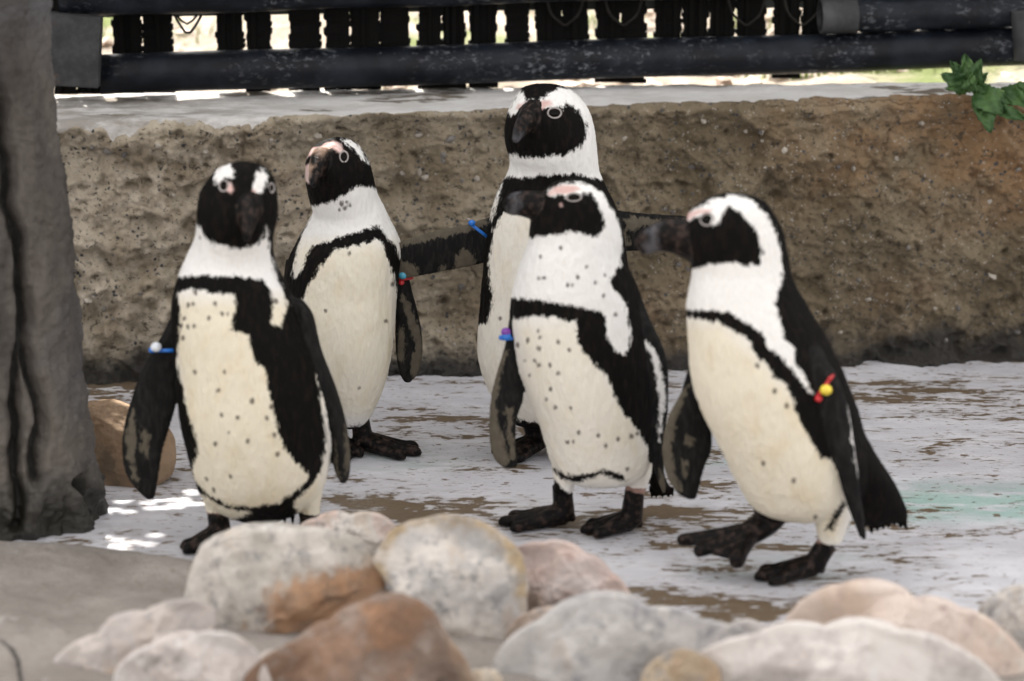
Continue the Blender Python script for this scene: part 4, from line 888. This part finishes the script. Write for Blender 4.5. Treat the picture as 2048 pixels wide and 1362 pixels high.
rock('grey speckled rock with an orange lower corner, in front of the left penguin', (565, 1185), [(385, 1130), (400, 1090), (450, 1062), (520, 1046), (600, 1052), (680, 1063), (740, 1098), (768, 1150), (775, 1200), (730, 1260), (640, 1310), (520, 1330), (400, 1300), (370, 1250), (372, 1180)], 1292, 150,
     GREY, PALE, 0.5, [[(515, 1260), (545, 1205), (610, 1165), (690, 1140), (760, 1130), (790, 1180), (720, 1330), (510, 1340)]], (0.44, 0.23, 0.11), (0.22, 0.22, 0.225), 1, 0.8, 13)
rock('pink rock tucked behind the grey speckled rock and the yellow rimmed rock', (690, 1090), [(586, 1060), (630, 1035), (700, 1028), (780, 1040), (815, 1090), (780, 1150), (690, 1160), (600, 1130)], 1190, 80, PINK, PALE, 0.5, seed=2, tone=12)
rock('pale grey rock with a yellow brown rim, largest in the middle of the pile', (905, 1185), [(762, 1090), (790, 1052), (850, 1035), (930, 1033), (1000, 1063), (1046, 1120), (1054, 1200), (1042, 1270), (995, 1335), (945, 1350), (895, 1315), (850, 1255), (790, 1195), (765, 1155), (745, 1122)], 1308, 130,
     PALE, (0.50, 0.48, 0.47), 0.5, [[(740, 1135), (785, 1050), (825, 1040), (790, 1080), (772, 1130), (762, 1170)], [(830, 1046), (830, 1030), (960, 1030), (1060, 1110), (1060, 1230), (1036, 1230), (1030, 1120), (970, 1062), (900, 1046)], [(880, 1270), (960, 1300), (990, 1345), (900, 1345)]], (0.46, 0.33, 0.18), (0.27, 0.265, 0.27), 3, 0.7, 12)
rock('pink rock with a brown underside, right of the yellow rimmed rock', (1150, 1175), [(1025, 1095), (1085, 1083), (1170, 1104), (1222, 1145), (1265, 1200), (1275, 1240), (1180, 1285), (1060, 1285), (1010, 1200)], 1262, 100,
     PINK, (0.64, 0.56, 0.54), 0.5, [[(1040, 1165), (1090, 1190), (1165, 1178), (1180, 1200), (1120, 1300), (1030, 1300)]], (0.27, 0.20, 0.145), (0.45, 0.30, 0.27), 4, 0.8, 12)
rock('rusty brown pointed rock at the bottom, nearest in the pile', (735, 1340), [(495, 1350), (585, 1282), (660, 1238), (735, 1198), (800, 1188), (850, 1210), (900, 1280), (945, 1355), (980, 1440), (740, 1520), (480, 1470)], 1440, 110,
     (0.20, 0.145, 0.115), (0.27, 0.165, 0.11), 0.5, [[(730, 1210), (800, 1195), (850, 1230), (820, 1290), (740, 1300)]], (0.31, 0.165, 0.09), (0.33, 0.27, 0.235), 5, 0.8, 9)
rock('blue grey flat topped rock at the bottom right of the middle', (1230, 1325), [(980, 1350), (1005, 1292), (1080, 1240), (1150, 1193), (1215, 1183), (1300, 1212), (1400, 1238), (1490, 1262), (1510, 1340), (1400, 1430), (1200, 1460), (1030, 1440)], 1400, 140,
     (0.42, 0.405, 0.405), (0.56, 0.535, 0.515), 0.5, [], ORG, (0.25, 0.25, 0.265), 6, 0.7, 8)
rock('small orange rock between the blue grey rock and the smooth white rock', (1355, 1370), [(1285, 1350), (1320, 1312), (1390, 1303), (1440, 1340), (1430, 1420), (1300, 1430)], 1450, 60, (0.38, 0.27, 0.17), (0.48, 0.39, 0.29), 0.5, seed=7, tone=14)
rock('smooth pinkish white rock at the bottom right, widest of all', (1690, 1370), [(1335, 1370), (1395, 1306), (1510, 1268), (1650, 1252), (1800, 1259), (1905, 1288), (1985, 1340), (2040, 1430), (1700, 1520), (1360, 1480)], 1440, 190,
     (0.66, 0.60, 0.57), (0.74, 0.70, 0.67), 0.5, [[(1480, 1345), (1560, 1325), (1620, 1345), (1600, 1390), (1480, 1400)]], (0.40, 0.355, 0.34), (0.52, 0.47, 0.45), 8, 0.6, 6)
rock('long peach coloured rock at right, behind the smooth white rock', (1830, 1290), [(1560, 1262), (1600, 1205), (1680, 1166), (1760, 1158), (1830, 1192), (1920, 1214), (2000, 1258), (2070, 1335), (2060, 1420), (1800, 1400), (1590, 1350)], 1372, 150,
     (0.66, 0.53, 0.45), (0.70, 0.60, 0.54), 0.5, [], ORG, (0.47, 0.36, 0.33), 9, 0.9, 8)
rock('white and grey rock cut off by the right edge of the picture', (2050, 1240), [(1958, 1215), (1995, 1186), (2080, 1178), (2150, 1220), (2140, 1300), (2040, 1310), (1975, 1270)], 1318, 80, PALE, (0.42, 0.41, 0.41), 0.5, seed=10, tone=16)
rock('long pale slab of rock lying slanted at lower left', (270, 1300), [(95, 1340), (195, 1268), (290, 1222), (370, 1197), (430, 1215), (420, 1290), (320, 1355), (180, 1400), (100, 1385)], 1378, 90,
     (0.58, 0.52, 0.48), (0.52, 0.47, 0.45), 0.5, [[(150, 1370), (260, 1310), (300, 1320), (180, 1400)]], (0.50, 0.36, 0.24), (0.36, 0.33, 0.33), 11, 0.9, 12)
rock('pinkish rock with a grey hollow at the lower left corner of the pile', (390, 1350), [(225, 1345), (300, 1290), (395, 1264), (470, 1270), (525, 1325), (550, 1390), (440, 1450), (250, 1440)], 1440, 90,
     (0.60, 0.535, 0.50), (0.66, 0.62, 0.60), 0.5, [[(310, 1330), (345, 1300), (380, 1310), (395, 1340), (340, 1350)]], (0.30, 0.265, 0.25), (0.45, 0.40, 0.385), 12, 1.0, 12)
rock('tiny cream stone wedged at the bottom below the yellow rimmed rock', (968, 1368), [(932, 1352), (960, 1338), (992, 1342), (1004, 1385), (960, 1400), (935, 1390)], 1430, 30, (0.64, 0.55, 0.44), (0.68, 0.60, 0.50), 0.5, seed=13, tone=20)
rock('rough pinkish grey rock half hidden left of the rusty rock', (540, 1350), [(470, 1340), (520, 1310), (580, 1305), (640, 1330), (620, 1420), (500, 1430)], 1400, 70, (0.50, 0.42, 0.37), (0.60, 0.53, 0.48), 0.5, seed=15, tone=14)
rock('dull brown rock in the gap under the pink rock with the brown underside', (1080, 1275), [(1010, 1270), (1060, 1225), (1130, 1222), (1180, 1260), (1150, 1320), (1040, 1330)], 1330, 70, (0.36, 0.27, 0.21), (0.46, 0.37, 0.31), 0.5, seed=16, tone=14)
rock('flat grey rock between the blue grey rock and the long peach rock', (1490, 1285), [(1400, 1290), (1450, 1262), (1530, 1255), (1590, 1275), (1580, 1340), (1430, 1350)], 1350, 70, (0.52, 0.485, 0.47), (0.66, 0.62, 0.60), 0.5, seed=17, tone=12)
rock('tan brown boulder on the pool floor behind the rock pillar', (262, 895), [(150, 810), (200, 800), (255, 806), (305, 830), (342, 862), (353, 912), (345, 950), (280, 982), (215, 980), (160, 960), (140, 890)], 962, 95,
     (0.29, 0.185, 0.11), (0.38, 0.265, 0.17), 0.5, [[(150, 900), (230, 900), (260, 990), (160, 990)]], (0.21, 0.145, 0.09), (0.27, 0.18, 0.115), 14, 0.8, 9)

# ================================================================== FENCE ON THE WALL
fence = empty('fence', wall_pt(0.9, -TOPD, WALL_H), 'black pipe fence with hanging rubber slats on top of the wall', 'fence')
m = M('black_pipe')
c = m.mix(m.step(m.noise(14, 4, .6), .4, .7), (0.0035, 0.0048, 0.008), (0.012, 0.0155, 0.023))
sc_ = m.step(m.noise(110, 5, .72, (0.6, 1, 1)), 0.52, 0.64); reg = m.step(m.noise(9, 4, .6, (0.6, 1, 1)), 0.44, 0.66)
c = m.mix(m.math('MULTIPLY', m.math('MULTIPLY', sc_, reg), 0.85), c, (0.13, 0.138, 0.155))
scr = m.step(m.noise(60, 3, .6, (1, 1, 0.12)), 0.70, 0.73)
c = m.mix(m.math('MULTIPLY', scr, 0.35), c, (0.22, 0.23, 0.24))
m.base(c); m.rough(m.math('ADD', 0.34, m.math('MULTIPLY', m.noise(40, 4), 0.3))); m.b.inputs['Specular IOR Level'].default_value = 0.22; m.bump(m.noise(90, 4), .25, .002); MAT_PIPE = m.m
m = M('bare_steel'); c = m.mix(m.step(m.noise(20, 5, .65), .35, .7), (0.024, 0.025, 0.027), (0.060, 0.060, 0.063))
c = m.mix(m.step(m.noise(12, 5, .7), .62, .70), c, (0.11, 0.05, 0.025)); m.base(c); m.rough(0.6); m.set(Metallic=0.2); m.bump(m.noise(150, 4), .3, .001); MAT_STEEL = m.m
m = M('black_rubber'); c = m.mix(m.noise(25, 4, .6, (1, 1, .15)), (0.0022, 0.0022, 0.0022), (0.0065, 0.006, 0.0055)); m.base(c); m.rough(0.75); m.b.inputs['Specular IOR Level'].default_value = 0.12; m.bump(m.noise(60, 4, .6, (1, 1, .2)), .5, .004); MAT_RUBBER = m.m
m = M('wire'); m.base(m.mix(m.noise(40, 3), (0.006, 0.0055, 0.005), (0.028, 0.023, 0.02))); m.rough(0.5); m.set(Metallic=0.5); MAT_WIRE = m.m

YF = wall_pt(0.9, -TOPD + 0.05, 0).y                     # reference depth of the lower rail
def fy(px, off=0.0):                                      # depth of the fence line at this column
    t0 = (px - 200) / (2048 - 200) * ((WR - WL).length)
    return wall_pt(t0, -TOPD + 0.05 + off, 0).y
def pipe(name, p0, p1, r, hollow=False, mt=None, seg=28, wave=0.0015):
    d = p1 - p0; n = 60; a = d.normalized(); u = a.cross(Vector((0, 0, 1))).normalized(); w = a.cross(u); V = []; Fc = []
    rr = [r, r * 0.86] if hollow else [r]
    for ri, R_ in enumerate(rr):
        for i in range(n + 1):
            c = p0 + d * (i / n) + Vector((0, 0, wave * math.sin(i * 0.35)))
            for k in range(seg):
                g = 2 * math.pi * k / seg; V.append(c + (u * math.cos(g) + w * math.sin(g)) * R_)
        o = ri * (n + 1) * seg
        for i in range(n):
            for k in range(seg):
                q = (o + i * seg + k, o + i * seg + (k + 1) % seg, o + (i + 1) * seg + (k + 1) % seg, o + (i + 1) * seg + k)
                Fc.append(q if ri == 0 else q[::-1])
    if hollow:
        o = (n + 1) * seg
        for e in (0, n):
            for k in range(seg): Fc.append((e * seg + k, o + e * seg + k, o + e * seg + (k + 1) % seg, e * seg + (k + 1) % seg))
    else:
        Fc.append(tuple(range(seg))[::-1]); Fc.append(tuple(n * seg + k for k in range(seg)))
    return link(name, mesh_of(name, V, Fc), mt or MAT_PIPE, fence)
pl = at(200, 149, fy(200)); pr = at(2120, 91, fy(2120)); rp = 39.5 / scale_at(at(1000, 125, fy(1000)))
pipe('lower_rail', pl, pr + (pr - pl) * 0.4, rp, True)
ul = at(118, -6, fy(118, 0.02)); ur = at(1250, -40, fy(1250, 0.02)); pipe('upper_rail', ul, ur + (ur - ul) * 0.3, 41 / scale_at(ul))
sl = at(1648, 33, fy(1648, 0.015)); sr = at(2200, 17, fy(2200, 0.015)); so_ = pipe('short_rail', sl, sr, 33 / scale_at(sl), True)
sleeve = pipe('sleeve', at(1640, 33.5, fy(1640, 0.016)), at(1712, 31.5, fy(1712, 0.016)), 34.5 / scale_at(sl), True, MAT_STEEL, wave=0)
# elbow at the far right that ties the two right-hand rails
pipe('elbow', at(2046, 20, fy(2046, 0.05)), at(2052, 118, fy(2052, 0.05)), 24 / scale_at(sr), False, MAT_STEEL, wave=0)
# flat steel plate at the left end
def box(name, quad, Y, th, mt, bev=0.002):
    f = [at(x, y, Y) for x, y in quad]; bk = [p + Vector((0, th, 0)) for p in f]
    bm = bmesh.new(); v = [bm.verts.new(p) for p in f + bk]
    for q in ((0, 1, 2, 3), (7, 6, 5, 4), (0, 4, 5, 1), (1, 5, 6, 2), (2, 6, 7, 3), (3, 7, 4, 0)): bm.faces.new([v[i] for i in q])
    bmesh.ops.recalc_face_normals(bm, faces=bm.faces)
    bmesh.ops.bevel(bm, geom=bm.edges[:], offset=bev, segments=2, affect='EDGES')
    me = bpy.data.meshes.new(name); bm.to_mesh(me); bm.free(); return link(name, me, mt, fence, smooth=False)
box('steel_plate', [(40, 20), (203, 36), (197, 177), (40, 168)], fy(150, 0.07), 0.03, MAT_STEEL)
# rubber slats with lugged edges
SL = [(52, 98), (104, 150), (154, 199), (226, 283), (287, 344), (433, 487), (492, 543), (579, 641), (650, 700), (702, 758), (759, 819), (836, 884), (885, 930), (939, 994), (1011, 1056), (1072, 1124), (1125, 1177), (1192, 1240), (1241, 1291), (1309, 1362), (1364, 1416), (1417, 1467), (1472, 1530), (1546, 1600), (1602, 1652), (1660, 1712), (1720, 1772), (1780, 1830), (1842, 1896), (1905, 1955), (1965, 2015), (2026, 2080)]  # first three, unseen behind the steel plate, added to block sun
R = random.Random(3)
for k, (x0, x1) in enumerate(SL):
    yf = fy((x0 + x1) / 2, -0.062); zt = 0.80
    wl = at(x0, 90, yf).x; wr = at(x1, 90, yf).x
    zb = at(x0, R.choice([158, 166, 170, 164]), yf).z if x0 < 1300 else at(x0, R.choice([152, 156, 140]), yf).z
    if x0 < 1010: zb = 0.506 if k % 5 else 0.516
    if x0 > 1700: zb = at(x0, 118, yf).z
    L = []; Rr = []; z = zb
    while z < zt:
        hh = R.uniform(0.010, 0.020); o = R.uniform(0.001, 0.004) if R.random() < 0.6 else R.uniform(-0.003, 0)
        o2 = R.uniform(0.001, 0.004) if R.random() < 0.6 else R.uniform(-0.003, 0)
        L += [(wl - o, z), (wl - o, z + hh * 0.7), (wl + 0.001, z + hh * 0.72)]; Rr += [(wr + o2, z), (wr + o2, z + hh * 0.7), (wr - 0.001, z + hh * 0.72)]
        z += hh
    out = L + Rr[::-1]; n = len(L)
    th = 0.009; V = [(x, yf - th / 2 + R.uniform(-.001, .001), z) for x, z in L] + [(x, yf - th / 2, z) for x, z in Rr] + [(x, yf + th / 2, z) for x, z in L] + [(x, yf + th / 2, z) for x, z in Rr]
    # raised rib down the middle front
    Fc = []
    for i in range(n - 1):
        Fc += [(i, n + i, n + i + 1, i + 1), (2 * n + i, 2 * n + i + 1, 3 * n + i + 1, 3 * n + i), (i, i + 1, 2 * n + i + 1, 2 * n + i), (n + i, 3 * n + i, 3 * n + i + 1, n + i + 1)]
    Fc += [(0, 2 * n, 3 * n, n), (n - 1, 2 * n - 1, 4 * n - 1, 3 * n - 1)]
    for f in R.choice([(0.3, 0.72), (0.5,), (0.22, 0.55, 0.8), (), (0.35,)]):
        f += R.uniform(-.06, .06)
        o = len(V); cx = wl + (wr - wl) * f; hw = (wr - wl) * R.uniform(0.04, 0.11)
        V += [(cx - hw, yf - th / 2 - 0.004, zb + .004), (cx + hw, yf - th / 2 - 0.004, zb + .004), (cx + hw, yf - th / 2 - 0.004, zt - .004), (cx - hw, yf - th / 2 - 0.004, zt - .004),
              (cx - hw * 1.6, yf - th / 2 + .0015, zb + .004), (cx + hw * 1.6, yf - th / 2 + .0015, zb + .004), (cx + hw * 1.6, yf - th / 2 + .0015, zt - .004), (cx - hw * 1.6, yf - th / 2 + .0015, zt - .004)]
        Fc += [(o, o + 1, o + 2, o + 3), (o + 4, o, o + 3, o + 7), (o + 1, o + 5, o + 6, o + 2), (o + 4, o + 5, o + 1, o), (o + 3, o + 2, o + 6, o + 7)]
    link('rubber_slat', mesh_of('rubber_slat', V, Fc), MAT_RUBBER, fence, smooth=False)
# chain-link wire hanging in front of the slats
for x in (376, 1130, 1247, 1493, 1605):
    yf = fy(x, -0.03); j = 3 if x != 376 else 0
    vf = tube([at(x - 44, -40, yf), at(x - 30, 22, yf), at(x - 9, 60 - j * 5, yf), at(x, 65 - j * 5, yf), at(x + 9, 60 - j * 5, yf), at(x + 30, 22, yf), at(x + 44, -40, yf)], [0.0028] * 7, 6, 4)
    link('wire', mesh_of('wire', *vf), MAT_WIRE, fence)
    if x == 376:
        vf = tube([at(x - 32, 18, yf + .006), at(x - 2, 48, yf + .006), at(x + 28, 18, yf + .006)], [0.0024] * 3, 6, 3); link('wire', mesh_of('wire', *vf), MAT_WIRE, fence)
# unseen screen added above the slats to block sun, gaps aimed for sun patches
def sun_blocker():
    yc = wall_pt(0.5, -TOPD - 0.02, 0); holes = []; RC = random.Random(9)
    def hole(p, rx, rz, gap_share=0.6):
        h_ = p + SUN * ((yc.y - p.y) / SUN.y); holes.append((h_.x, h_.z, rx, rz, gap_share))
    hole(at(640, 335, Y2 - 0.08), 0.06, 0.085, 0.9)
    hole(ground(290, 985), 0.15, 0.09, 0.26); hole(ground(250, 1062), 0.13, 0.04, .2)
    xs = np.linspace(-3.4, 3.4, 341); zs = np.linspace(0.655, 3.4, 138); V = []; Fc = []
    for x in xs:
        y = yc.y + (x - yc.x) * WD.y / WD.x
        for z in zs: V.append((x, y + 0.01 * math.sin(x * 5 + z * 3), z))
    n = len(zs)
    for i in range(len(xs) - 1):
        for j in range(n - 1):
            cx = (xs[i] + xs[i + 1]) / 2; cz = (zs[j] + zs[j + 1]) / 2
            if any(((cx - h[0]) / h[2]) ** 2 + ((cz - h[1]) / h[3]) ** 2 < 1 + 0.6 * math.sin(cx * 70 + cz * 40) and RC.random() < h[4] for h in holes): continue
            a = i * n + j; Fc.append((a, a + n, a + n + 1, a + 1))
    me = mesh_of('added_sun_blocker', V, Fc); return me
m = M('dark_screen'); m.base(m.mix(m.noise(80, 3), (0.03, 0.035, 0.03), (0.05, 0.055, 0.05))); m.rough(0.9)
link('added_sun_blocker', sun_blocker(), m.m, fence)

# ================================================================== WEED on the wall at right
weed = empty('weed', at(1925, 205, wall_pt(1.6, 0, 0).y), 'broad leaved green weed growing over the wall top at right', 'plant')
m = M('weed_leaf'); v = m.noise(35, 4)
m.base(m.mix(m.step(v, .35, .7), (0.020, 0.062, 0.012), (0.060, 0.130, 0.030))); m.rough(0.6); m.bump(m.noise(90, 4), .6, .005)
m.b.inputs['Subsurface Weight'].default_value = 0.0; MAT_LEAF = m.m
YW = wall_pt(1.62, 0.02, 0).y
def leaf(base, tip, w, dy0, dy1, curl=0.012, fold=0.25):
    b0 = at(base[0], base[1], YW + dy0); t0 = at(tip[0], tip[1], YW + dy1); d = t0 - b0; L = d.length; dn = d.normalized()
    side = dn.cross(FWD).normalized(); nrm = side.cross(dn).normalized(); V = []; Fc = []; n = 18; mm_ = 8
    W_ = w / scale_at(b0)
    for i in range(n + 1):
        f = i / n; ww = W_ * (math.sin(math.pi * min(1, f * 0.92 + 0.06)) ** 0.75) * (1.12 - 0.5 * f) * (1 + 0.09 * math.sin(f * 30) + 0.05 * math.sin(f * 53 + base[0]))
        c = b0 + d * f + nrm * (-curl * math.sin(math.pi * f))
        for k in range(mm_ + 1):
            g = (k / mm_ - 0.5) * 2
            V.append(c + side * ww * g + nrm * (-(abs(g) ** 1.3) * ww * fold + 0.0035 * math.sin(f * 9 + g * 4 + base[0]) + 0.0018 * math.sin(f * 23 - g * 7)))
    for i in range(n):
        for k in range(mm_):
            a = i * (mm_ + 1) + k; Fc.append((a, a + 1, a + mm_ + 2, a + mm_ + 1))
    o = link('leaf', mesh_of('leaf', V, Fc), MAT_LEAF, weed); md = o.modifiers.new('thick', 'SOLIDIFY'); md.thickness = 0.0009
for a in (((1932, 178), (1882, 148), 24, 0.03, 0.0), ((1934, 176), (1900, 122), 22, 0.04, 0.02), ((1936, 174), (1930, 108), 24, 0.03, 0.02), ((1938, 176), (1962, 118), 20, 0.03, 0.0), ((1934, 182), (1945, 145), 17, 0.0, -0.025), ((1930, 176), (1892, 176), 16, 0.03, -0.01),
          ((1952, 186), (2006, 228), 30, 0.0, -0.05), ((1958, 196), (1982, 266), 24, 0.0, -0.05), ((1956, 190), (1958, 240), 17, 0.01, -0.04), ((1972, 190), (2024, 206), 20, 0.0, -0.03), ((2000, 184), (2062, 214), 24, 0.02, -0.04), ((1992, 218), (2056, 240), 15, -0.02, -0.05), ((1950, 178), (1992, 182), 15, 0.02, -0.02), ((2024, 180), (2090, 186), 20, 0.03, 0.0), ((1948, 170), (1976, 146), 14, 0.03, 0.01)):
    leaf(*a)
def stems():
    V = []; Fc = []
    for pts in ([(1938, 150, .05), (1936, 176, .03), (1955, 184, 0.0), (1985, 200, -.02)], [(1940, 178, .03), (1975, 176, .02), (2010, 184, .0)], [(1936, 176, .03), (1930, 182, .0)], [(1945, 180, .02), (1965, 215, -.01), (1974, 232, -.03)]):
        vf = tube([at(x, y, YW + d) for x, y, d in pts], [0.0028] * len(pts), 6, 3); o = len(V); V += vf[0]; Fc += [tuple(i + o for i in q) for q in vf[1]]
    return mesh_of('stem', V, Fc)
m = M('weed_stem'); m.base(m.mix(m.noise(30, 2), (0.10, 0.20, 0.05), (0.16, 0.24, 0.07))); m.rough(0.5)
link('stem', stems(), m.m, weed)
